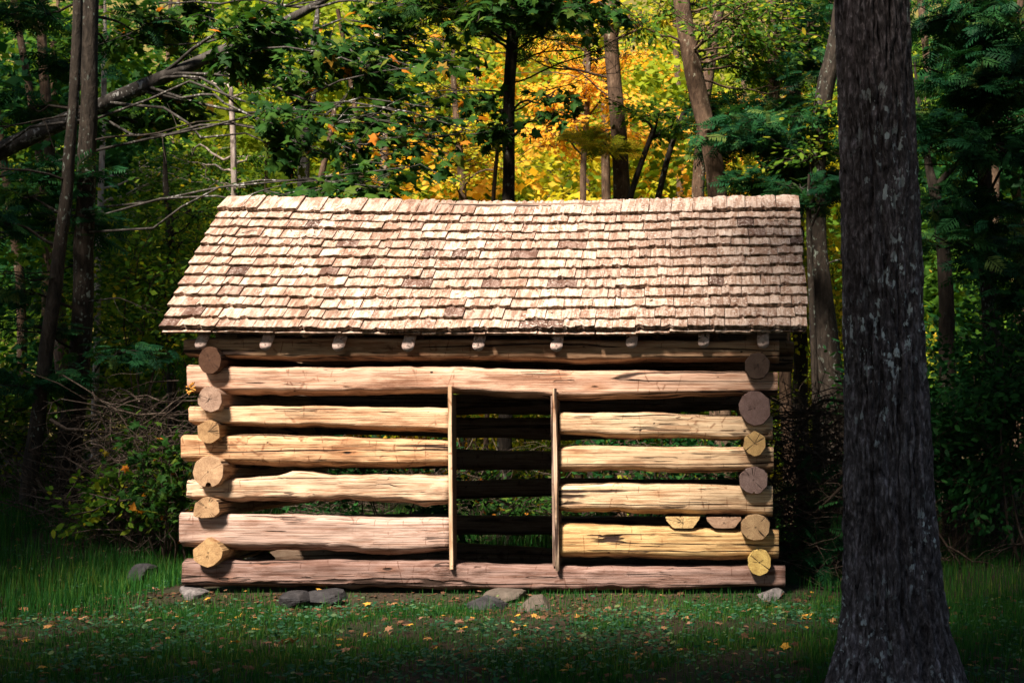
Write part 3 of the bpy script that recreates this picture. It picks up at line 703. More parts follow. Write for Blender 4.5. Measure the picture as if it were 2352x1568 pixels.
# moss cushions under the butts
mo = Acc(); rm = np.random.RandomState(5)
ico = np.array([(0,0,1),(.894,0,.447),(.276,.851,.447),(-.724,.526,.447),(-.724,-.526,.447),(.276,-.851,.447),(.85,.5,-.1),(-.3,.95,-.1),(-1,0,-.1),(-.3,-.95,-.1),(.85,-.5,-.1)])
icf = [(0,1,2),(0,2,3),(0,3,4),(0,4,5),(0,5,1),(1,6,2),(2,7,3),(3,8,4),(4,9,5),(5,10,1),(1,10,6),(2,6,7),(3,7,8),(4,8,9),(5,9,10)]
for r in range(1, NR + 1):
    for run in range(rm.randint(10, 18) if r > 4 else rm.randint(5, 10)):
        x0 = rm.uniform(XL + .2, XR - .3); ln = rm.uniform(.06, .5)
        for q in range(int(ln / .012)):
            xx = x0 + rm.rand() * ln; s = (r * EXP if r < NR else SL - CAPL) - .014 + rm.uniform(-.006, .008)
            if xx > XR: continue
            p = np.array([xx, Y_E, Z_E]) + US * s + UN * (sag(xx, s) + .006 + rm.uniform(0, .016)) - COFF
            sz = rm.uniform(.006, .016)
            mo.add((ico * (1 + .5 * (rm.rand(11, 1) - .5)) * sz * np.array([1.6, 1, .8])) + p, icf)
tag(obj('moss', mo.mesh('moss', M['moss'], smooth=True), roof), kind='stuff')

# needles, bits of leaf and moss flecks caught on the shingles
rl = Acc(); rm = np.random.RandomState(15); n_ = 260
xx = rm.uniform(XL + .1, XR - .1, n_); ss = rm.uniform(.02, SL - .1, n_)
pp = np.array([np.array([x_, Y_E, Z_E]) + US * s_ + UN * (sag(x_, s_) + .064) for x_, s_ in zip(xx, ss)]) - COFF
a_ = rm.rand(n_) * 6.28; dd_ = np.cos(a_)[:, None] * np.array([1., 0, 0]) + np.sin(a_)[:, None] * US + UN * .1
rl.add(*scatter('oval', pp, frames(dd_, np.repeat(UN[None], n_, 0) + rm.normal(size=(n_, 3)) * .15), np.stack([rm.uniform(.02, .055, n_), rm.uniform(.012, .04, n_), rm.uniform(.02, .04, n_)], -1), rm.rand(n_) * .6))
tag(obj('roof_litter', rl.mesh('roof_litter', M['litter']), roof), kind='stuff')
# rafters: round poles with plumb-cut ends under the eave
for k, (px, py) in enumerate([(457, 789), (607, 791), (775, 792), (935, 793), (1097, 792), (1277, 793), (1450, 786), (1616, 785), (1753, 786)]):
    q = P(px, py, 13.02); rr = .055 * random.uniform(.92, 1.08); n = 20; m = 12
    th = np.linspace(0, 2 * np.pi, n, endpoint=False); V = []
    Lr = SL - .18
    for j in range(m):
        t = j / (m - 1) * Lr
        V.append(np.stack([0 * th + t * math.cos(AL), -np.cos(th) * rr, np.sin(th) * rr + t * math.sin(AL)], -1))
    V = np.concatenate(V + [np.array([[-.002, 0, 0]])])
    i = np.arange(m - 1)[:, None] * n; j = np.arange(n)[None, :]; j2 = (j + 1) % n
    F = np.stack([i + j, i + n + j, i + n + j2, i + j2], -1).reshape(-1, 4)
    T = np.stack([np.arange(n), (np.arange(n) + 1) % n, np.full(n, m * n)], -1)
    me = np_mesh('rafter', V, [F, T], [M['log'], M['end']], mi=np.r_[np.zeros(len(F)), np.ones(n)], smooth=True)
    o = obj('rafter', me, cabin, np.array([q[0], -.228, q[2] - .002]) - COFF, (.62, .52, .49)); o.rotation_euler = (0, 0, rad(90))
    # matching rear rafter
    o2 = obj('rafter', me, cabin, np.array([q[0] + .09, 2 * Y_R + .235, q[2] - .005]) - COFF, (.3, .22, .16)); o2.rotation_euler = (0, 0, rad(-90))
# gable logs closing the ends above the wall plate
for sx, px in ((-1, 480), (1, 1740)):
    xg = P(px, 0, 13.0)[0]
    for k in range(5):
        z0 = 2.50 + k * .27; half = (Z_R - .16 - z0 - .2) / math.tan(AL)
        if half < .2: continue
        o = log_part('gable_log', 0, 2 * half, 0, [(0, .13, -.13), (1, .13, -.13)], .10, (.30, .21, .14), 80 + k + sx, ns=14)
        o.location = Vector((xg, Y_R - half, z0)) - Vector(COFF); o.rotation_euler = (0, 0, rad(90))

# ------------------------------------------------------------------ stones
def stone(name, px, py, depth, mat, label, seed, dy=.16, rot=0, sink=.03, color=None):
    a, b = P(px[0], py[1], depth), P(px[1], py[0], depth); rs = np.random.RandomState(seed)
    hx, hz = (b[0] - a[0]) / 2, (b[2] - a[2]) / 2 + sink
    nu, nv = 28, 16; u, v = np.meshgrid(np.linspace(0, 2 * np.pi, nu, endpoint=False), np.linspace(-np.pi / 2, np.pi / 2, nv), indexing='ij')
    d = np.stack([np.cos(v) * np.cos(u), np.cos(v) * np.sin(u), np.sin(v)], -1)
    r = np.full(u.shape, 9.0)
    for _ in range(16):
        nn = rs.normal(size=3); nn /= np.linalg.norm(nn); r = np.minimum(r, rs.uniform(.62, .95) / np.maximum((d * nn).sum(-1), .05))
    r = np.minimum(r, 1.12) * (1 + .09 * (fbm(d[..., 0] * 3 + seed, d[..., 1] * 3, d[..., 2] * 3, 3) - .5))
    V = (d * r[..., None] * np.array([hx, dy, hz]) * 1.12).reshape(-1, 3)
    i = np.arange(nu)[:, None] * nv; i2 = ((np.arange(nu) + 1) % nu)[:, None] * nv; j = np.arange(nv - 1)[None, :]
    F = np.stack([i + j, i2 + j, i2 + j + 1, i + j + 1], -1).reshape(-1, 4)
    o = obj(name, np_mesh(name, V, F, mat, smooth=False), None, ((a[0] + b[0]) / 2, depth - DW, (a[2] + b[2]) / 2 - sink * .5)); o.rotation_euler = (0, 0, rot)
    return tag(o, label, 'stone')
stone('corner_stone', (416, 488), (1346, 1374), 13.2, M['stone_pale'], 'pale whitish stone propping the left end of the sill log', 1)
stone('corner_stone', (1733, 1800), (1354, 1384), 13.15, M['stone_pale'], 'pale grey stone propping the right end of the sill log', 2)
stone('boulder', (1066, 1164), (1372, 1404), 12.75, M['stone'], 'dark grey boulder on the soil below the doorway', 3, .22)
stone('boulder', (1188, 1272), (1372, 1408), 12.7, M['stone_tan'], 'tan-grey rounded boulder right of the dark one below the doorway', 4, .2)
stone('flat_stone', (1120, 1215), (1355, 1376), 13.1, M['stone_tan'], 'flat tan stone wedged under the sill below the doorway', 5, .2)
stone('flat_stone', (690, 802), (1357, 1384), 13.0, M['stone'], 'long flat dark slab under the left half of the sill', 6, .2)
stone('flat_stone', (640, 720), (1362, 1382), 12.85, M['stone'], 'smaller dark slab left of the long one under the sill', 7, .15)
stone('field_stone', (300, 358), (1302, 1334), 14.3, M['stone'], 'dark angular stone lying in the grass left of the cabin', 8, .2)
stone('field_stone', (564, 628), (1268, 1292), 14.4, M['stone_tan'], 'rusty brown stone seen through the gap above the sill log', 9, .15)

# ------------------------------------------------------------------ foliage tools
rf = np.random.RandomState(21)
def leaves_at(acc, pts, tpl, size, rs, down=.35, flat=.75, rnd=None, out=None, face=.25):
    n = len(pts); a = rs.rand(n) * 2 * np.pi
    d = np.stack([np.cos(a), np.sin(a), -down + .5 * (rs.rand(n) - .5)], -1)
    if out is not None: d = d * .6 + out
    nr = rs.normal(size=(n, 3)) * (1 - flat) * 1.3 + np.array([-.3 * face, -face, 1.0]) * flat
    sz = size * (.65 + .7 * rs.rand(n))
    r = rs.rand(n) if rnd is None else rnd
    acc.add(*scatter(tpl, pts, frames(d, nr), sz, r)[:2], scatter_r(tpl, r))
def scatter_r(tpl, r): return np.repeat(r, len(TPL[tpl][0]))

def bez(a, b, bow, rs, n=9, j=.06):
    t = np.linspace(0, 1, n)[:, None]; L = np.linalg.norm(b - a)
    p = a + (b - a) * t + 4 * t * (1 - t) * bow
    a1, a2, a3, a4 = rs.normal(size=(4, 3)) * j * L * np.array([[.5], [.4], [.28], [.18]])
    w = a1 * np.sin(np.pi * t) + a2 * np.sin(2 * np.pi * t) + a3 * np.sin(3 * np.pi * t) + a4 * np.sin(5 * np.pi * t)
    return p + w

def clump(wood, leaf, anchor, C, Rc, n, tpl, size, rs, flat=.75, limb_r=.02, twigs=7, squash=.55, spread=.13, down=.35, face=.25):
    """a limb from anchor to C that breaks into twigs carrying leaves"""
    if anchor is not None:
        L = np.linalg.norm(C - anchor); pth = bez(anchor, C, np.array([0, 0, .06 * L * rs.uniform(-.3, 1)]), rs)
        wood.add(*tube(pth, np.linspace(limb_r, limb_r * .35, len(pth)), 6))
    base = C if anchor is None else anchor + (C - anchor) * .8
    per = max(1, n // twigs)
    for k in range(twigs):
        a = rs.rand() * 2 * np.pi; rr = Rc * rs.uniform(.5, 1.1)
        e = C + np.array([math.cos(a) * rr, math.sin(a) * rr, rs.uniform(-1, .8) * Rc * squash])
        pth = bez(base, e, np.array([0, 0, .05 * Rc]), rs, 6, .09)
        wood.add(*tube(pth, np.linspace(limb_r * .4, .003, len(pth)), 4))
        t = rs.rand(per) ** .7; idx = t * (len(pth) - 1); i0 = np.minimum(idx.astype(int), len(pth) - 2); f = (idx - i0)[:, None]
        pp = pth[i0] * (1 - f) + pth[i0 + 1] * f + rs.normal(size=(per, 3)) * Rc * spread * np.array([1, 1, .7])
        dv = (e - base); dv = dv / (np.linalg.norm(dv) + 1e-6)
        leaves_at(leaf, pp, tpl, size, rs, down, flat, out=dv[None] * .7, face=face)

def bare(wood, a, d, L, r, rs, subs=5, droop=-.1, depth=1):
    d = np.asarray(d, float); d /= np.linalg.norm(d)
    pth = bez(a, a + d * L + np.array([0, 0, droop * L]), rs.normal(size=3) * .05 * L, rs, 14, .05)
    wood.add(*tube(pth, np.linspace(r, r * .2, len(pth)), 5))
    if depth:
        for k in range(subs):
            t = rs.uniform(.25, .95); q = pth[int(t * 13)]
            dd = d + rs.normal(size=3) * .75; bare(wood, q, dd, L * rs.uniform(.2, .45), r * .4, rs, 3, droop, depth - 1)

def path_w(pts, depth, tilt=0.0):
    return np.array([P(px, py, depth) for px, py in pts])

def tree(name, label, pts, widths, depth, bark, seed, clumps=(), top=9.5, group=None, cat='tree', bares=(), nobase=False, leafmat=None, sides=14, auto=None):
    """pts: trunk centre line in measured pixels from top to bottom, at one distance"""
    rs = np.random.RandomState(seed)
    w = path_w(pts, depth)[::-1]; rr = np.array(widths[::-1], float) * depth / FPX / 2
    base = w[0].copy(); dirb = w[0] - w[1]
    g = float(gz(base[0], base[1]))
    if base[2] > g + .05:
        k = (base[2] - g) / max(-dirb[2], .05) if dirb[2] < -.05 else 0
        bx = base[0] + dirb[0] * min(k, 6) * .6; nb = np.array([bx, base[1], float(gz(bx, base[1])) - .2])
        mid = (nb + base) / 2; mid[0] = base[0] * .55 + nb[0] * .45
        w = np.vstack([nb, mid, w]); rr = np.r_[rr[0] * 1.35, rr[0] * 1.08, rr]
    else: base[2] = g - .2; w = np.vstack([base, w[1:]]); rr[0] *= 1.2
    if top and w[-1][2] < top:
        d = w[-1] - w[-2]; d /= np.linalg.norm(d); d = d * .7 + np.array([0, 0, .3]); L = top - w[-1][2]
        ex = [w[-1] + d * L * t + rs.normal(size=3) * .03 for t in (.35, .7, 1.0)]
        w = np.vstack([w, ex]); rr = np.r_[rr, rr[-1] * .85, rr[-1] * .6, rr[-1] * .3]
    s = np.r_[0, np.cumsum(np.linalg.norm(np.diff(w, axis=0), axis=1))]; n = int(s[-1] / .14) + 4
    t = np.linspace(0, s[-1], n); k = np.array([np.interp(t, s, w[:, i]) for i in range(3)]).T
    for _ in range(5): k[1:-1] = .5 * k[1:-1] + .25 * (k[:-2] + k[2:])
    rad_ = np.interp(t, s, rr)
    k[1:-1, 0] += (fbm(t[1:-1] * .8 + seed, 0 * t[1:-1], 0 * t[1:-1], 2) - .5) * rad_[1:-1] * .8
    root = np.array([k[0][0], k[0][1], float(gz(k[0][0], k[0][1]))])
    e = empty(name, root, label, cat, group)
    wood = Acc(); wood.add(*tube(k, rad_, sides, noise=.13, seed=seed, freq=2.2))
    leaf = Acc()
    def near(C, dz=.3):
        q = C - np.array([0, 0, dz]); return k[np.argmin(np.abs(k[:, 2] - q[2]) + .15 * np.linalg.norm(k[:, :2] - q[:2], axis=1))]
    for (cpx, cpy, dd, Rc, cn, tpl, sz, *o) in clumps:
        C = P(cpx, cpy, depth + dd); kw = o[0] if o else {}
        far = np.linalg.norm(near(C) - C) > 4.5
        clump(wood, leaf, None if kw.get('free') else near(C, kw.get('dz', .3)), C, Rc, cn, tpl, sz, rs, limb_r=kw.get('lr', .022), flat=kw.get('flat', .72), squash=kw.get('sq', .5), twigs=kw.get('tw', 7), spread=kw.get('sp', .13), down=kw.get('down', .35), face=kw.get('face', .9 if leafmat in ('yellow', 'gold', 'lime', 'green') else .25))
    for (bpy_, side, L, r, *o) in bares:
        z = P(0, bpy_, depth)[2]; a = k[np.argmin(np.abs(k[:, 2] - z))]
        bare(wood, a, (side, rs.uniform(-.5, .5), rs.uniform(-.1, .35)), L, r, rs, o[0] if o else 5, o[1] if len(o) > 1 else -.1)
    obj('trunk', wood.mesh('trunk', M[bark], root, smooth=True), e)
    if leaf.n: obj('crown', leaf.mesh('crown', M[leafmat or 'green'], root), e)
    return e

# ------------------------------------------------------------------ the big foreground tree
DT = 8.2
root = P(2050, 1600, DT); root[2] = float(gz(root[0], root[1]))
e = empty('oak_tree', root, 'massive dark furrowed trunk in front of the cabin at right', 'tree')
le = np.array([(0, 1912), (250, 1919), (600, 1930), (1000, 1936), (1300, 1934), (1450, 1927), (1520, 1918), (1568, 1905), (1640, 1885)])
re = np.array([(0, 2090), (150, 2099), (500, 2119), (800, 2130), (1150, 2146), (1350, 2166), (1450, 2180), (1520, 2197), (1568, 2215), (1640, 2240)])
zs = np.r_[np.linspace(-.25, 4.4, 540), np.linspace(4.5, 13, 30)]
pyz = VY - (zs - CAMZ) * FPX / DT
l, r = np.interp(pyz, le[:, 0], le[:, 1]), np.interp(pyz, re[:, 0], re[:, 1])
cxs = ((l + r) / 2 - VX) * DT / FPX; rads = (r - l) / 2 * DT / FPX * np.where(zs > 4.4, 1 - (zs - 4.4) * .06, 1)
nu = 300; th = np.linspace(0, 2 * np.pi, nu, endpoint=False); C_, S_ = np.cos(th)[None], np.sin(th)[None]; zz = zs[:, None]
wz = zz + .5 * (fbm(C_ * 2, S_ * 2, zz * .7, 2) - .5)
wa = .28 * (fbm(C_ * 3 + 9, S_ * 3, zz * 3.2, 3) - .5)
ca, sa = np.cos(th[None] + wa), np.sin(th[None] + wa)
NCOL, RH = 58, .17
gu = ((th[None] + wa) % (2 * np.pi)) / (2 * np.pi) * NCOL; gv = wz / RH
iu = np.floor(gu); F1 = np.full(gu.shape, 9.0); F2 = F1.copy(); ID = np.zeros(gu.shape)
for du in (-1, 0, 1):
    cu = iu + du; cw = cu % NCOL; vo_ = h3(cw, 3.0 + 0 * cw, 1.0 + 0 * cw) * 1.0
    iv = np.floor(gv + vo_)
    for dv in (-1, 0, 1):
        cv = iv + dv; jx = h3(cw, cv, 7.0 + 0 * cv); jy = h3(cw, cv, 19.0 + 0 * cv)
        dd = np.hypot((cu + .2 + .6 * jx - gu), (cv - vo_ + .15 + .7 * jy - gv) * 1.15)
        new = dd < F1; F2 = np.where(new, F1, np.minimum(F2, dd)); ID = np.where(new, h3(cw, cv, 31.0 + 0 * cv), ID); F1 = np.where(new, dd, F1)
wb = .16 * (fbm(C_ * 5 + 2, S_ * 5, zz * 5, 2) - .5); cb, sb = np.cos(th[None] + wa * .6 + wb), np.sin(th[None] + wa * .6 + wb)
fur = np.abs(2 * vn(cb * 8.5, sb * 8.5, wz * 1.5) - 1); fur2 = np.abs(2 * vn(cb * 15 + 31, sb * 15, wz * 2.6 + 9) - 1)
brk = vn(cb * 9 + 5, sb * 9, zz * 10)
d = .036 * sstep(.03, .28, fur) + .016 * sstep(.02, .22, fur2) - .014 * sstep(.60, .74, brk) + .022 * (fbm(ca * 16, sa * 16, zz * 12, 3) - .5)
lump = .03 * (fbm(C_ * 1.2 + 2, S_ * 1.2, zz * .8, 2) - .5)
flare = sstep(.75, -.15, zz) * .11 * (.5 + vn(C_ * 2.2 + 4, S_ * 2.2, 0 * zz) * 1.2)
rr_ = rads[:, None] - .055 + d + lump + flare * .25
V = np.stack([cxs[:, None] + rr_ * C_, (DT - DW) + rr_ * S_, zz + 0 * C_], -1).reshape(-1, 3) - root
i = np.arange(len(zs) - 1)[:, None] * nu; j = np.arange(nu)[None, :]; j2 = (j + 1) % nu
F = np.stack([i + j, i + j2, i + nu + j2, i + nu + j], -1).reshape(-1, 4)
obj('trunk', np_mesh('trunk', V, F, M['bark_big'], smooth=True, rnd=ID.ravel()), e)
leaf, wood = Acc(), Acc(); rs = np.random.RandomState(3)
for q in range(26):
    a = rs.rand() * 6.28; rr_ = rs.uniform(.8, 4.2); z = rs.uniform(7.5, 13.5)
    clump(wood, leaf, root + np.array([.05, 0, z - 1.2]), root + np.array([math.cos(a) * rr_, math.sin(a) * rr_, z]), 1.3, 190, 'oval', .24, rs, limb_r=.05)
obj('crown', leaf.mesh('crown', M['deep'], root), e)
obj('limb', wood.mesh('limb', M['bark_dark'], root, smooth=True), e)

# ------------------------------------------------------------------ forest trees
H, O, MP, D_ = 'spray', 'oval', 'maple', 'diamond'
def rc(x0, x1, y0, y1, n, seed, dd=(-1, 1), Rc=(.6, 1.0), cn=160, tpl='oval', sz=.12, **kw):
    rs = np.random.RandomState(seed)
    return [(rs.uniform(x0, x1), rs.uniform(y0, y1), rs.uniform(*dd), rs.uniform(*Rc), cn, tpl, sz, kw) for _ in range(n)]

tree('hemlock_tree', 'straight dark trunk left of cabin, right one of the crossing pair', [(214, -40), (207, 280), (196, 540), (182, 800), (165, 1020), (157, 1120)], [36, 38, 42, 46, 54, 60], 18.0, 'bark_dark', 31,
     rc(-20, 420, -40, 420, 6, 311, (.6, 2.0), (.5, .9), 90, H, .26, sq=.2) + rc(20, 330, 640, 900, 5, 312, (-1, .2), (.4, .7), 90, H, .24, sq=.25),
     bares=[(330, 1, 3.2, .016, 5, -.10), (250, -1, 2.6, .016), (600, -1, 1.8, .014), (690, 1, 1.2, .012)], leafmat='hemlock')
tree('slender_tree', 'slender lichen-spotted trunk leaning right, left one of the crossing pair', [(182, -40), (174, 230), (152, 480), (120, 720), (86, 950), (64, 1105)], [21, 23, 27, 30, 33, 37], 17.4, 'bark_dark', 32,
     rc(-40, 200, 380, 620, 4, 321, (-.6, .6), (.4, .7), 110, H, .24, sq=.25), bares=[(420, -1, 2.4, .018), (640, -1, 1.5, .014), (760, -1, 1.8, .012)], leafmat='hemlock')
# leaning maple whose limb crosses the top left and hangs over the roof
tree('maple_tree', 'mottled grey leaning trunk crossing the upper left, maple leaves over roof', [(900, -120), (740, 5), (610, 74), (470, 138), (350, 188), (240, 238), (120, 292), (0, 346), (-120, 430), (-220, 640), (-260, 1000)], [10, 17, 22, 27, 31, 34, 36, 38, 42, 50, 58], 18.9, 'bark_grey', 33,
     rc(520, 980, -10, 170, 10, 331, (-2.4, -.2), (.5, .9), 105, MP, .17, dz=-.2) +
     rc(650, 950, 170, 400, 8, 332, (-2.4, -.8), (.4, .7), 105, MP, .16, dz=-.9) +
     [(770, 425, -2.4, .42, 80, MP, .16), (880, 430, -2.4, .5, 120, MP, .16), (930, 385, -2.3, .45, 90, MP, .16), (1010, 250, -2.2, .4, 50, MP, .15), (1080, 300, -2.2, .35, 40, MP, .15)] +
     rc(250, 560, -10, 330, 9, 333, (.3, 2.0), (.5, .9), 95, MP, .15, dz=-.1), top=None, leafmat='maple', bares=[(100, -.4, 2.2, .03, 6, .2), (200, 1, 3.2, .028, 5, .08)])
tree('maple_tree', 'dark maple boughs hanging in along the top edge above the roof', [(1010, -420), (1000, -300), (985, -150)], [30, 34, 36], 17.0, 'bark_dark', 34,
     rc(960, 1560, -60, 60, 18, 341, (-.6, 1.6), (.5, .85), 90, MP, .16, dz=-.6) + rc(1090, 1260, 190, 330, 4, 342, (-.4, .6), (.3, .42), 34, MP, .15, dz=-1.5), top=10, leafmat='maple', nobase=True) if False else None
# understory maple in front of the main straight trunk
tree('hemlock_tree', 'straight slim dark trunk rising behind the middle of the roof', [(1182, -40), (1177, 100), (1171, 260), (1168, 470)], [26, 27, 27, 29], 19.0, 'bark_dark', 35,
     rc(1000, 1360, -20, 90, 9, 351, (-1.2, .8), (.5, .8), 90, H, .24, sq=.25) + rc(1080, 1300, 180, 320, 6, 352, (-1.2, -.2), (.3, .45), 40, MP, .15, dz=0) + rc(960, 1420, -40, 60, 9, 354, (-1.5, -.3), (.45, .7), 90, MP, .16, dz=-.3),
     bares=[(90, -1, 1.6, .016), (150, 1, 1.8, .014, 6, .1), (200, 1, 2.0, .014, 7, .12), (215, -1, 2.2, .014, 7, -.1), (255, 1, 1.8, .012, 7, .15), (330, -1, 1.2, .01), (60, 1, 1.4, .014)], leafmat='maple')
tree('sapling', 'thin sapling just left of the straight trunk behind the roof', [(1146, 300), (1140, 380), (1133, 470)], [8, 9, 10], 19.5, 'bark_warm', 36, rc(1080, 1200, 250, 330, 2, 361, (-.3, .3), (.3, .4), 40, O, .1), top=5.2)
tree('beech_tree', 'brown trunk behind the roof right of the golden glow', [(1400, -40), (1404, 120), (1414, 280), (1424, 370), (1428, 470)], [32, 33, 35, 38, 42], 20.0, 'bark_warm', 37,
     rc(1300, 1560, -20, 60, 7, 371, (-.8, .8), (.5, .8), 170, O, .090) + [(1330, 300, -.3, .35, 80, H, .22, dict(sq=.2)), (1390, 330, -.6, .4, 90, H, .22, dict(sq=.2))], bares=[(170, -1, 2.2, .02, 7, -.05), (230, -1, 1.8, .014, 7, .1), (60, 1, 2, .02)], leafmat='yellow')
tree('leaning_tree', 'thick brown trunk bowing to the right behind the roof', [(1556, -40), (1574, 80), (1592, 165), (1622, 290), (1640, 390), (1646, 475)], [38, 40, 42, 43, 44, 46], 19.0, 'bark_warm', 38,
     rc(1450, 1900, -30, 60, 9, 381, (-1, 1), (.5, .9), 187, O, .090) + rc(1650, 1800, 60, 200, 5, 382, (.5, 1.5), (.5, .8), 204, O, .090), bares=[(180, 1, 1.4, .02), (120, 1, 1.6, .014), (300, 1, 1.5, .012)], leafmat='green')
tree('sapling', 'dark leaning sapling between the two brown trunks behind the roof', [(1500, 300), (1470, 380), (1440, 475)], [11, 13, 15], 19.6, 'bark_dark', 39, rc(1440, 1600, 240, 330, 4, 391, (-.4, .4), (.35, .5), 153, O, .082), top=5.4, leafmat='green')
tree('sapling', 'dark sapling leaning towards the bowing trunk behind the roof', [(1570, 260), (1535, 350), (1505, 475)], [11, 13, 15], 20.3, 'bark_dark', 40, rc(1500, 1640, 220, 300, 4, 401, (-.4, .4), (.35, .5), 153, O, .082), top=5.8, leafmat='green')
tree('hemlock_tree', 'grey-brown trunk behind the right end of the roof', [(1768, -40), (1773, 100), (1780, 250), (1792, 470)], [24, 25, 26, 28], 20.6, 'bark_warm', 41,
     rc(1620, 1900, 230, 420, 16, 411, (-2.6, -.6), (.5, .85), 120, H, .26, sq=.22) + rc(1700, 1900, -20, 200, 7, 412, (-.6, .8), (.5, .8), 110, H, .25, sq=.25), bares=[(290, -1, 1.6, .016), (200, 1, 1.4, .014)], leafmat='hemlock')
tree('dark_tree', 'darker trunk close right of the grey-brown one behind the roof', [(1818, -40), (1822, 150), (1828, 320), (1832, 500)], [34, 34, 32, 32], 21.4, 'bark_dark', 42, rc(1780, 1920, -20, 150, 5, 421, (-.5, .5), (.5, .8), 170, O, .090), leafmat='deep')
tree('old_tree', 'old ragged trunk standing close behind the right gable', [(1936, -40), (1920, 90), (1893, 220), (1872, 400), (1876, 560), (1890, 700), (1902, 820)], [34, 38, 40, 40, 46, 54, 64], 18.2, 'bark_dark', 43,
     rc(1840, 1930, 150, 420, 5, 431, (-.6, .4), (.4, .6), 153, O, .090), bares=[(620, 1, 1.2, .014), (300, 1, 1.6, .014)], leafmat='green')
tree('sapling', 'thin grey pole between right gable and the old ragged trunk', [(1858, 400), (1857, 480), (1858, 560), (1864, 700), (1872, 850)], [5, 12, 14, 15, 17], 16.9, 'bark_dark', 44, rc(1830, 1900, 390, 470, 3, 441, (-.2, .3), (.3, .4), 80, H, .2, sq=.25), top=None, leafmat='hemlock')
tree('hemlock_tree', 'dark hemlock trunk with dead side branches right of massive trunk', [(2243, -40), (2252, 180), (2260, 400), (2266, 560), (2272, 660)], [28, 31, 33, 36, 40], 17.0, 'bark_dark', 45,
     rc(2110, 2420, -30, 330, 20, 451, (-2.5, 1), (.5, .9), 130, H, .26, sq=.22) + rc(2120, 2420, 420, 700, 10, 452, (-2, 1), (.4, .7), 110, H, .24, sq=.25),
     bares=[(200, -1, 1.4, .018), (205, 1, 1.4, .018), (260, -1, 1.6, .014), (300, 1, 1.3, .014), (270, -1, 1.2, .012), (420, -1, 1.2, .012), (330, 1, 1.5, .012), (120, 1, 1.2, .012)], leafmat='hemlock')
tree('forked_tree', 'small forked dark tree right of the massive trunk', [(2120, 300), (2134, 380), (2152, 450), (2163, 540), (2172, 680)], [14, 18, 26, 30, 36], 18.4, 'bark_dark', 46, rc(2080, 2230, 220, 330, 3, 461, (-.3, .6), (.4, .6), 170, O, .090), top=6.4, bares=[(440, 1.0, 1.3, .05, 4, .75), (480, 1, .9, .012)], leafmat='green')
tree('birch_tree', 'slim pale birch trunk showing just right of the crossing pair', [(240, 150), (237, 300), (232, 450), (224, 700), (219, 930)], [11, 12, 13, 14, 15], 23.5, 'bark_pale', 47, rc(230, 420, 380, 520, 5, 471, (-.5, .8), (.5, .7), 204, O, .090), top=9, leafmat='green')
tree('pale_tree', 'thin trunk near the left end of the ridge, lit edge painted as pale bark', [(534, 260), (537, 350), (539, 470)], [12, 13, 14], 23.0, 'bark_pale', 48, rc(420, 640, 150, 420, 9, 481, (-.6, 1.5), (.5, .8), 221, O, .090), top=7.5, leafmat='green')  # the trunk's lit edge is put into pale bark
tree('grey_tree', 'grey trunk above the left third of the roof behind maple leaves', [(722, 120), (712, 240), (703, 340), (694, 470)], [20, 23, 26, 28], 24.5, 'bark_grey', 49, rc(600, 800, 60, 220, 5, 491, (0, 1.5), (.5, .8), 204, O, .097), bares=[(300, .6, 1.2, .03, 4, .5)], top=9, leafmat='yellow')
tree('sapling', 'crooked sapling leaning right above the left third of the roof', [(768, 260), (748, 360), (722, 475)], [12, 13, 15], 23.2, 'bark_warm', 50, top=7)
tree('pale_tree', 'pale pinkish trunk behind the maple leaves left of the glow', [(868, 90), (876, 220), (884, 340), (880, 470)], [16, 18, 21, 23], 27.0, 'bark_pale', 51, rc(840, 1020, 0, 160, 5, 511, (0, 1.5), (.6, .9), 187, O, .105), top=9.5, leafmat='yellow')
tree('slim_tree', 'slim brown trunk in front of the yellow foliage left of centre', [(1040, 150), (1048, 280), (1056, 380), (1064, 475)], [13, 15, 17, 19], 25.0, 'bark_warm', 52, rc(940, 1180, 290, 440, 9, 521, (-1.2, 1.2), (.45, .8), 221, O, .090, sq=.35) + rc(960, 1120, 60, 220, 6, 522, (0, 1), (.5, .8), 204, O, .097), bares=[(330, 1, 1, .012), (250, -1, 1.2, .012)], top=8.5, leafmat='yellow')
tree('glow_tree', 'small added tree, hazy glow painted as orange-gold leaves behind the brown trunk', [(1352, 120), (1348, 260), (1340, 380), (1338, 475)], [12, 13, 14, 15], 24.0, 'bark_warm', 53, rc(1230, 1450, 70, 350, 15, 531, (-.6, 2), (.5, .9), 300, D_, .09), bares=[(200, -1, 1.6, .012, 7), (260, 1, 1.4, .012, 7)], top=8, leafmat='gold')  # tree added to carry the golden haze as leaf colour
tree('slim_tree', 'slim dark trunk standing left of the roof among green leaves', [(388, 480), (390, 600), (392, 760)], [16, 18, 19], 22.0, 'bark_dark', 54, rc(300, 480, 470, 700, 10, 541, (-.8, 1), (.45, .75), 255, O, .082), top=6, leafmat='green')

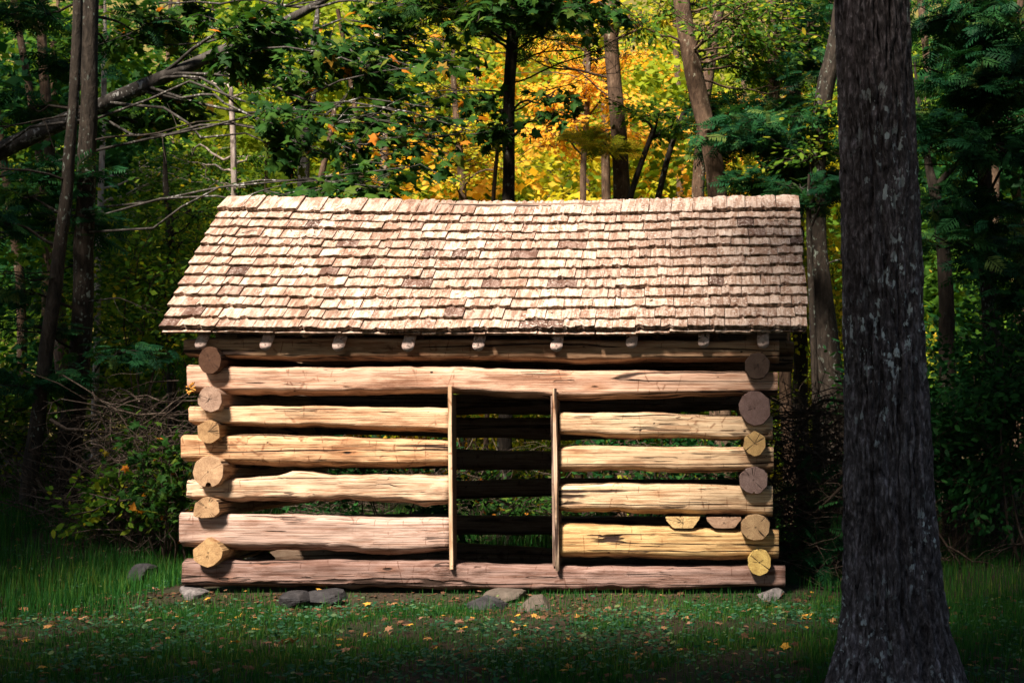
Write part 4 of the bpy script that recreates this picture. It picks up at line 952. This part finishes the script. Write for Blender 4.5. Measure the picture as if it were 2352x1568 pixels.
# understory in the middle distance: individuals sharing a group
def shrub(name, label, px, depth, h, wd, n, tpl, sz, leafmat, seed, group=None, bark='twig_dark', py=None, squash=1.0, stems=7):
    rs = np.random.RandomState(seed); x = (px - VX) * depth / FPX; y = depth - DW; g = float(gz(x, y)); rt = np.array([x, y, g])
    e = empty(name, rt, label, 'shrub', group); wood, leaf = Acc(), Acc()
    for k in range(stems):
        a = rs.rand() * 6.28; rr = wd * math.sqrt(rs.rand()); C = rt + np.array([math.cos(a) * rr, math.sin(a) * rr * .8, h * rs.uniform(.35, .95) * squash])
        clump(wood, leaf, rt + np.array([rs.normal() * .06, rs.normal() * .06, -.05]), C, h * .26 + .12, n // stems, tpl, sz, rs, limb_r=.016, twigs=6, squash=.9, spread=.2, flat=.6, face=.9 if leafmat in ('yellow', 'lime', 'green') else .3)
    obj('stems', wood.mesh('stems', M[bark], rt, smooth=True), e); obj('foliage', leaf.mesh('foliage', M[leafmat], rt), e)
    return e
shrub('leafy_shrub', 'bright green leafy shrub by the brush left of the cabin', 330, 18.2, 1.2, .7, 1500, O, .10, 'green', 61)
shrub('leafy_shrub', 'dark green leafy plants at the foot of the left brush pile', 275, 16.8, .9, .6, 1100, O, .10, 'green', 62)
shrub('leafy_shrub', 'green leafy sprays touching the left corner of the cabin', 402, 16.2, 1.6, .3, 600, MP, .10, 'maple', 63)
shrub('leafy_shrub', 'low green growth between the two crossing trunks', 120, 18.8, 1.4, .7, 1300, O, .10, 'green', 64)
shrub('leafy_shrub', 'leafy undergrowth at the left edge of the picture', 10, 18.2, 1.5, .8, 1400, O, .10, 'green', 65)
shrub('yellow_shrub', 'green sapling leaves beside the left slope of the roof', 345, 20.5, 4.2, .8, 3600, D_, .10, 'green', 66)
shrub('evergreen_shrub', 'dark evergreen shrub right of the massive trunk', 2200, 15.6, 2.1, .7, 3400, O, .09, 'deep', 67)
shrub('evergreen_shrub', 'tall dark evergreen shrub at the right edge', 2345, 15.2, 2.9, .7, 4200, O, .09, 'deep', 68)
shrub('evergreen_shrub', 'dark shrub low behind the massive trunk', 2130, 17.0, 2.4, .8, 3400, O, .09, 'deep', 69)
shrub('evergreen_shrub', 'glossy dark shrub against the right picture edge, farther back', 2300, 18.6, 3.3, 1.0, 4400, O, .10, 'deep', 70)
shrub('leafy_shrub', 'bright shrub behind the right gable and old trunk', 1915, 21.5, 4.6, .8, 3400, D_, .10, 'yellow', 71)
shrub('hemlock_sapling', 'pale hemlock sprig above the brush right of the cabin', 1893, 14.4, 1.05, .2, 150, H, .22, 'hemlock', 72, stems=4)
shrub('leafy_shrub', 'green weeds seen through the doorway behind the cabin', 1190, 19.0, 1.3, 1.0, 2200, O, .08, 'maple', 73)
shrub('leafy_shrub', 'dark weeds behind the cabin seen between the right-hand logs', 1500, 17.8, 1.9, .9, 2600, O, .09, 'deep', 74)
shrub('leafy_shrub', 'dark weeds behind the cabin seen between the left-hand logs', 880, 17.8, 1.5, .9, 2200, O, .09, 'deep', 75)
for k, (px, d, h, mt, lab) in enumerate([
    (430, 26, 5.5, 'lime', 'light green bush beyond the upper left slope of the roof'), (470, 23, 4.6, 'green', 'green bush close beyond the left rake of the roof'),
    (560, 24, 4.8, 'green', 'green bush above the left end of the ridge'), (640, 26, 5.2, 'lime', 'lighter green bush left of the grey trunk above the ridge'),
    (800, 25, 5, 'lime', 'light green bush behind the low maple leaves'), (980, 23, 4.7, 'yellow', 'yellow bush right of the low maple leaves'),
    (1090, 22, 4.3, 'yellow', 'low yellow bush left of the straight slim trunk'), (1230, 21, 4.0, 'lime', 'low green bush right of the straight slim trunk'),
    (1300, 23, 4.6, 'yellow', 'yellow bush below the golden leaves'), (1380, 22, 4.2, 'lime', 'small bush at the foot of the brown trunk right of the glow'),
    (1520, 23, 4.8, 'lime', 'light green bush between the dark leaning saplings'), (1590, 22, 4.6, 'green', 'green bush left of the bowing trunk'),
    (1700, 23, 5.0, 'lime', 'bright green bush right of the bowing trunk'), (1760, 24, 4.8, 'yellow', 'yellowish bush behind the right end of the ridge')]):
    shrub('understory_bush', lab, px, d, h, 1.1, 3400, D_, .095, mt, 90 + k, 'understory bushes behind the roof')

# brush piles: tangles of bare branches
def brush(name, label, boxes, n, mat, seed, L=(.6, 1.9), r=(.004, .013)):
    rs = np.random.RandomState(seed); acc = Acc()
    for (px0, px1, d0, d1, hmax, share) in boxes:
        for k in range(int(n * share)):
            d = rs.uniform(d0, d1); px = rs.uniform(px0, px1); x = (px - VX) * d / FPX; y = d - DW
            z = float(gz(x, y)) + hmax * rs.rand() ** 1.3; a = rs.rand() * 6.28; l = rs.uniform(*L); el = rs.normal() * .45
            dv = np.array([math.cos(a), math.sin(a) * .7, el]); dv /= np.linalg.norm(dv)
            pth = bez(np.array([x, y, z]) - dv * l / 2, np.array([x, y, z]) + dv * l / 2, rs.normal(size=3) * .07 * l, rs, 7, .07)
            pth[:, 2] = np.maximum(pth[:, 2], gz(pth[:, 0], pth[:, 1]) + .01)
            r0 = rs.uniform(*r) * (2.2 if rs.rand() < .07 else 1); acc.add(*tube(pth, np.linspace(r0, r0 * .3, 7), 4))
            for q in range(3):
                i = rs.randint(2, 6); dd = dv + rs.normal(size=3) * .6; pt = bez(pth[i], pth[i] + dd * l * rs.uniform(.15, .4), rs.normal(size=3) * .03, rs, 5, .08)
                acc.add(*tube(pt, np.linspace(r0 * .5, .0015, 5), 3))
    return tag(obj(name, acc.mesh(name, M[mat], smooth=True)), label, 'brush', kind='stuff')
brush('brush_pile', 'tangle of bare grey branches behind the left corner of the cabin', [(215, 420, 16.3, 18.6, 1.7, .8), (60, 240, 17, 19, .9, .2)], 330, 'twig', 1, (.6, 1.9), (.005, .013))
brush('brush_pile', 'dark heap of dead brown branches right of the cabin', [(1770, 1960, 14.2, 17.5, 1.9, 1)], 520, 'twig_dark', 2, (.5, 1.5), (.004, .010))
brush('brush_pile', 'few pale bare twigs reaching out beside the right wall corner', [(1800, 1930, 13.9, 14.8, 1.7, 1)], 16, 'twig', 6, (.7, 1.4), (.004, .007))
brush('brush_pile', 'bare twigs and stalks behind the cabin seen through the doorway', [(700, 1750, 17.2, 20.5, 1.4, 1)], 420, 'twig', 3, (.4, 1.3), (.003, .008))
brush('brush_pile', 'pale dead branches on the ground under the leftmost trunks', [(-60, 300, 16.5, 18.2, .35, 1)], 60, 'twig', 4, (.8, 2.0), (.004, .012))
brush('brush_pile', 'tangled dead twigs behind the massive trunk', [(2120, 2380, 15, 17.5, 1.2, 1)], 150, 'twig_dark', 5, (.5, 1.4), (.003, .009))

# ------------------------------------------------------------------ far woods on the hillside
def far_woods():
    rs = np.random.RandomState(77); groups = {'green': Acc(), 'yellow': Acc(), 'gold': Acc(), 'lime': Acc(), 'deep': Acc()}; wood = Acc()
    for k in range(430):
        d = rs.uniform(27, 52); px = rs.uniform(-260, 2600); x = (px - VX) * d / FPX; y = d - DW; g = float(gz(x, y))
        z = g + rs.uniform(.6, 1) * rs.uniform(.5, 9.5)
        cx = abs(px - 1290) / 700
        p = rs.rand()
        if cx < 1: key = 'gold' if p < .16 * (1 - cx) else ('yellow' if p < .58 - .45 * cx else 'lime')  # yellow and gold towards the centre paint the glow into the leaves
        elif 330 < px < 2000: key = 'lime' if p < .4 else 'green'
        else: key = 'green' if p < .4 else 'deep'  # darker leaves at both sides paint in the edge darkening
        C = np.array([x, y, z]); R = rs.uniform(.9, 2.1); n = int(430 * R)
        v = rs.normal(size=(n, 3)); v /= np.linalg.norm(v, axis=1)[:, None]; pp = C + v * (rs.rand(n, 1) ** .45) * R * np.array([1.2, 1, .75])
        leaves_at(groups[key], pp, D_, .225, rs, .3, .55, face=1.3, rnd=np.clip(rs.rand() * .5 + rs.rand(n) * .5, 0, 1))
    for k in range(46):
        d = rs.uniform(25, 48); px = rs.uniform(-200, 2550); x = (px - VX) * d / FPX; y = d - DW; g = float(gz(x, y)) - .3
        top = np.array([x + rs.normal() * .7, y, g + rs.uniform(8, 14)]); pth = bez(np.array([x, y, g]), top, rs.normal(size=3) * .15, rs, 10, .012)
        r = rs.uniform(.05, .15); wood.add(*tube(pth, np.linspace(r, r * .5, 10), 8))
    root = tag(obj('far_woods', wood.mesh('far_woods', M['bark_warm'], smooth=True)), 'distant woods on the hillside, centre glow and dark edges painted into leaf colour', 'woods', kind='stuff')
    for key, a in groups.items(): tag(obj('foliage', a.mesh('foliage', M[key]), root), kind='stuff')
far_woods()

# unseen trees added around the camera to shade the foreground and both sides
def shade_woods():
    rs = np.random.RandomState(99); leaf, wood = Acc(), Acc()
    T = [(-12.5, -17.5), (-8.5, -17), (-5, -16.5), (-1.5, -17), (-16.5, -13), (-16, -7.5), (-17, -2), (-18, 4), (2.5, -14.5), (6, -9), (7, -3), (8.5, 3), (-12.5, -23), (-6.5, -22), (0, -22), (4, -18),
         (-15, 9), (11, 9), (-10.5, -13), (-7, -13.2), (-3.5, -13.6), (-13, -10.5), (3.5, -7), (9, -6), (5, -1), (-12.5, -6), (-13, -3), (-13, 1), (-13.5, 5), (2.6, -9.5)]
    kx, ky = -sdir.x / sdir.z, -sdir.y / sdir.z
    for (x, y) in T:
        g = float(gz(x, y)); h = rs.uniform(13, 16)
        pth = bez(np.array([x, y, g - .2]), np.array([x + rs.normal() * .5, y, g + h]), rs.normal(size=3) * .2, rs, 12, .01)
        wood.add(*tube(pth, np.linspace(.24, .06, 12), 10))
        for k in range(46):
            a = rs.rand() * 6.28; rr = 3.6 * math.sqrt(rs.rand()); z = g + h * rs.uniform(.40, 1.0)
            C = np.array([x + math.cos(a) * rr, y + math.sin(a) * rr, z])
            sx, sy = C[0] + kx * z, C[1] + ky * z          # boughs left out here so the sun reaches the cabin and the middle distance
            lim = 1.1 if sy < -1 else (1.9 + .6 * max(sy, 0) if sy < 5 else 4.8)
            if -7.0 < sx < lim and sy > -2.7: continue
            if sy > -6 and rs.rand() < .12: continue
            clump(wood, leaf, pth[min(11, int((z - g) / h * 10))], C, 1.3, 70, D_, .40, rs, limb_r=.04, twigs=2, spread=.42)
    root = tag(obj('added_shade_woods', wood.mesh('added_shade_woods', M['bark_dark'], smooth=True)), 'unseen trees added to shade the foreground and both sides', 'woods', kind='stuff')
    tag(obj('foliage', leaf.mesh('foliage', M['deep']), root), kind='stuff')
shade_woods()

# ------------------------------------------------------------------ grass, weeds, fallen leaves
def in_cabin(x, y, m=0.0): return (x > -5.35 - m) & (x < .62 + m) & (y > -.12 - m) & (y < 3.2 + m)
def ground_pts(rs, n, x0, x1, y0, y1, patch=None, keep_out=.0):
    x = rs.uniform(x0, x1, n); y = rs.uniform(y0, y1, n); k = ~in_cabin(x, y, keep_out)
    k &= np.hypot(x - .94, (y + 5.05)) > .36
    if patch is not None: k &= rs.rand(n) < patch(x, y)
    x, y = x[k], y[k]; return np.stack([x, y, gz(x, y)], -1)
def grass(acc, p, h, wd, rs, lean=.5):
    n = len(p); a = rs.rand(n) * 2 * np.pi; hh = h * (.5 + .9 * rs.rand(n)); sz = np.stack([wd * (.7 + .6 * rs.rand(n)), hh * lean * 2 * rs.rand(n), hh], -1)
    V, F, r = scatter('blade', p - np.array([0, 0, .01]), rot_z(a), sz, np.clip(rs.rand(n) * .75 + .3 * vn(p[:, 0] * 1.3, p[:, 1] * 1.3, 0 * p[:, 0]), 0, 1)); acc.add(V, F, r)
rs = np.random.RandomState(55); ga = Acc()
bald = lambda x, y: np.clip(sstep(.36, .6, fbm(x * 1.1 + 4, y * 1.1, 0 * x, 3)) * 1.0 + .12, 0, 1) * (1 - .5 * sstep(-.4, -.1, y) * (x > -5.3) * (x < .8))
grass(ga, ground_pts(rs, 130000, -7.2, 3.2, -5.2, .05, bald), .07, .006, rs, .6)
pp = ground_pts(rs, 9000, -6.8, 3.0, -4.6, -.5, lambda x, y: sstep(.62, .72, fbm(x * 2.6, y * 2.6, 0 * x + 7, 2)))
grass(ga, pp, .15, .006, rs, .7)
grass(ga, ground_pts(rs, 52000, -11.5, -5.2, -1.2, 7.2, lambda x, y: .35 + .65 * sstep(.3, .6, fbm(x * .8, y * .8, 0 * x, 3))), .20, .008, rs, .55)
grass(ga, ground_pts(rs, 26000, .7, 5.6, -4.2, 6, lambda x, y: .3 + .7 * sstep(.35, .6, fbm(x * .9, y * .9, 0 * x, 3))), .16, .007, rs, .6)
grass(ga, ground_pts(rs, 16000, -7, 2, 3.3, 9), .30, .010, rs, .55)
tag(obj('grass', ga.mesh('grass', M['grass'])), 'dark green grass covering the clearing around the cabin', 'grass', kind='stuff')
wa_ = Acc()
p = ground_pts(rs, 24000, -7.2, 3.2, -5.2, -.35, lambda x, y: .15 + .85 * sstep(.42, .58, fbm(x * 1.4 + 11, y * 1.4, 0 * x, 3)) * (1 - .6 * sstep(-1.2, -.4, y)))
p2 = ground_pts(rs, 12000, -10.5, -5.2, -2, 4.5, lambda x, y: .1 + .8 * sstep(.45, .6, fbm(x * 1.4 + 11, y * 1.4, 0 * x, 3)))
p = np.concatenate([p, p2]); p[:, 2] += .02 + .07 * rs.rand(len(p)) ** 1.5
leaves_at(wa_, p, O, .042, rs, .1, .7)
tag(obj('ground_weeds', wa_.mesh('ground_weeds', M['weed'])), 'low leafy weeds among the grass in the foreground', 'weeds', kind='stuff')
la = Acc()
p = ground_pts(rs, 800, -7.2, 3.2, -5.2, 0); p[:, 2] += .02 + .035 * rs.rand(len(p)); leaves_at(la, p, MP, .062, rs, .0, .85, rnd=rs.rand(len(p)) ** 1.5)
p = ground_pts(rs, 2600, -7.2, 3.2, -1.2, .05); p[:, 2] += .012; leaves_at(la, p, O, .05, rs, .0, .85, rnd=rs.rand(len(p)) * .5)
p = ground_pts(rs, 500, -10, -5.2, -2, 5); p[:, 2] += .05; leaves_at(la, p, MP, .06, rs, .0, .85)
tag(obj('leaf_litter', la.mesh('leaf_litter', M['litter'])), 'small brown and orange fallen leaves scattered over the grass', 'leaves', kind='stuff')

def fallen(label, px, py, size, r, seed):
    rs = np.random.RandomState(seed); d = 1.5 * FPX / (py - VY)
    for _ in range(6):
        q = P(px, py, d); d = (CAMZ - float(gz(q[0], q[1])) - .035) * FPX / (py - VY)
    q = P(px, py, d); V, F = TPL['maple']; V = V.copy(); V[:, 2] += .22 * np.sin(V[:, 1] * 5 + seed) * np.abs(V[:, 1]) + .12 * np.cos(V[:, 0] * 6)
    Wd = V * size; W2 = np.concatenate([Wd, Wd - np.array([0, 0, .0015])]); F2 = np.concatenate([F, F[:, ::-1] + len(V)])
    o = obj('fallen_leaf', np_mesh('fallen_leaf', W2, F2, M['litter'], rnd=np.full(len(W2), r)), None, q); o.rotation_euler = (rs.uniform(-.2, .5), rs.uniform(-.3, .3), rs.uniform(0, 6.28))
    tag(o, label, 'leaf', 'fallen leaves picked out on the grass')
for k, (lab, px, py, sz, r) in enumerate([
    ('crumpled orange leaf on the grass right of the tan boulder', 1345, 1415, .13, .9), ('twisted orange leaf left of the massive trunk', 1855, 1410, .12, .97),
    ('small orange leaf below the right corner stone', 1770, 1392, .09, .95), ('bright yellow leaf in the weeds below the dark boulder', 1072, 1440, .10, 1.0),
    ('brown curled leaf below the left half of the sill', 530, 1385, .13, .66), ('yellow leaf standing in the grass below the left half of the cabin', 556, 1410, .08, 1.0),
    ('orange-brown leaf in the weeds below the left half of the cabin', 665, 1468, .14, .85), ('orange leaf left of the yellow one in the lower weeds', 545, 1472, .08, .96),
    ('pinkish leaf in the grass under the left sill corner', 390, 1405, .08, .72), ('yellow leaf low in the grass near the middle', 1800, 1478, .08, .99)]):
    fallen(lab, px, py, sz, r, 300 + k)

# splintered fresh wood at the left end of the top log
rs = np.random.RandomState(9); ch = Acc(); q = P(436, 893, 12.98)
for k in range(14):
    a = q + np.array([rs.uniform(-.035, .03), rs.uniform(-.01, .012), rs.uniform(-.06, .04)]) - COFF
    V, F = tube(np.array([a, a + np.array([rs.uniform(.01, .05), -.012 * rs.rand(), rs.uniform(-.02, .03)])]), [.009, .004], 4); ch.add(V, F)
obj('splinter', ch.mesh('splinter', M['chip']), cabin)
# twigs lying on the shingles
def roof_twig(label, px, py, L, ang, seed):
    rs = np.random.RandomState(seed); t = (764 - py) / (764 - 458); d = 13.0 + 1.72 * t; x = (px - VX) * d / FPX; s_ = t * SL * .98
    c = np.array([x, Y_E, Z_E]) + US * s_ + UN * (sag(x, s_) + .068); dv = math.cos(ang) * np.array([1., 0, 0]) + math.sin(ang) * US
    acc = Acc(); pth = bez(c - dv * L / 2, c + dv * L / 2, US * .02, rs, 7, .04); acc.add(*tube(pth, np.linspace(.006, .002, 7), 5))
    for k in range(4):
        i = rs.randint(1, 6); d2 = dv + US * rs.uniform(-.9, .9); acc.add(*tube(bez(pth[i], pth[i] + d2 * L * .3, UN * .01, rs, 4, .05), np.linspace(.003, .001, 4), 4))
    tag(obj('twig', acc.mesh('twig', M['twig'], c, smooth=True), None, c), label, 'twig')
roof_twig('forked dry twig lying on the upper left shingles', 568, 552, .24, .4, 1)
roof_twig('thin dry twig on the shingles near the right rake', 1800, 523, .2, -.2, 2)
roof_twig('short dry twig on the shingles at mid roof, left of centre', 716, 560, .16, .1, 3)
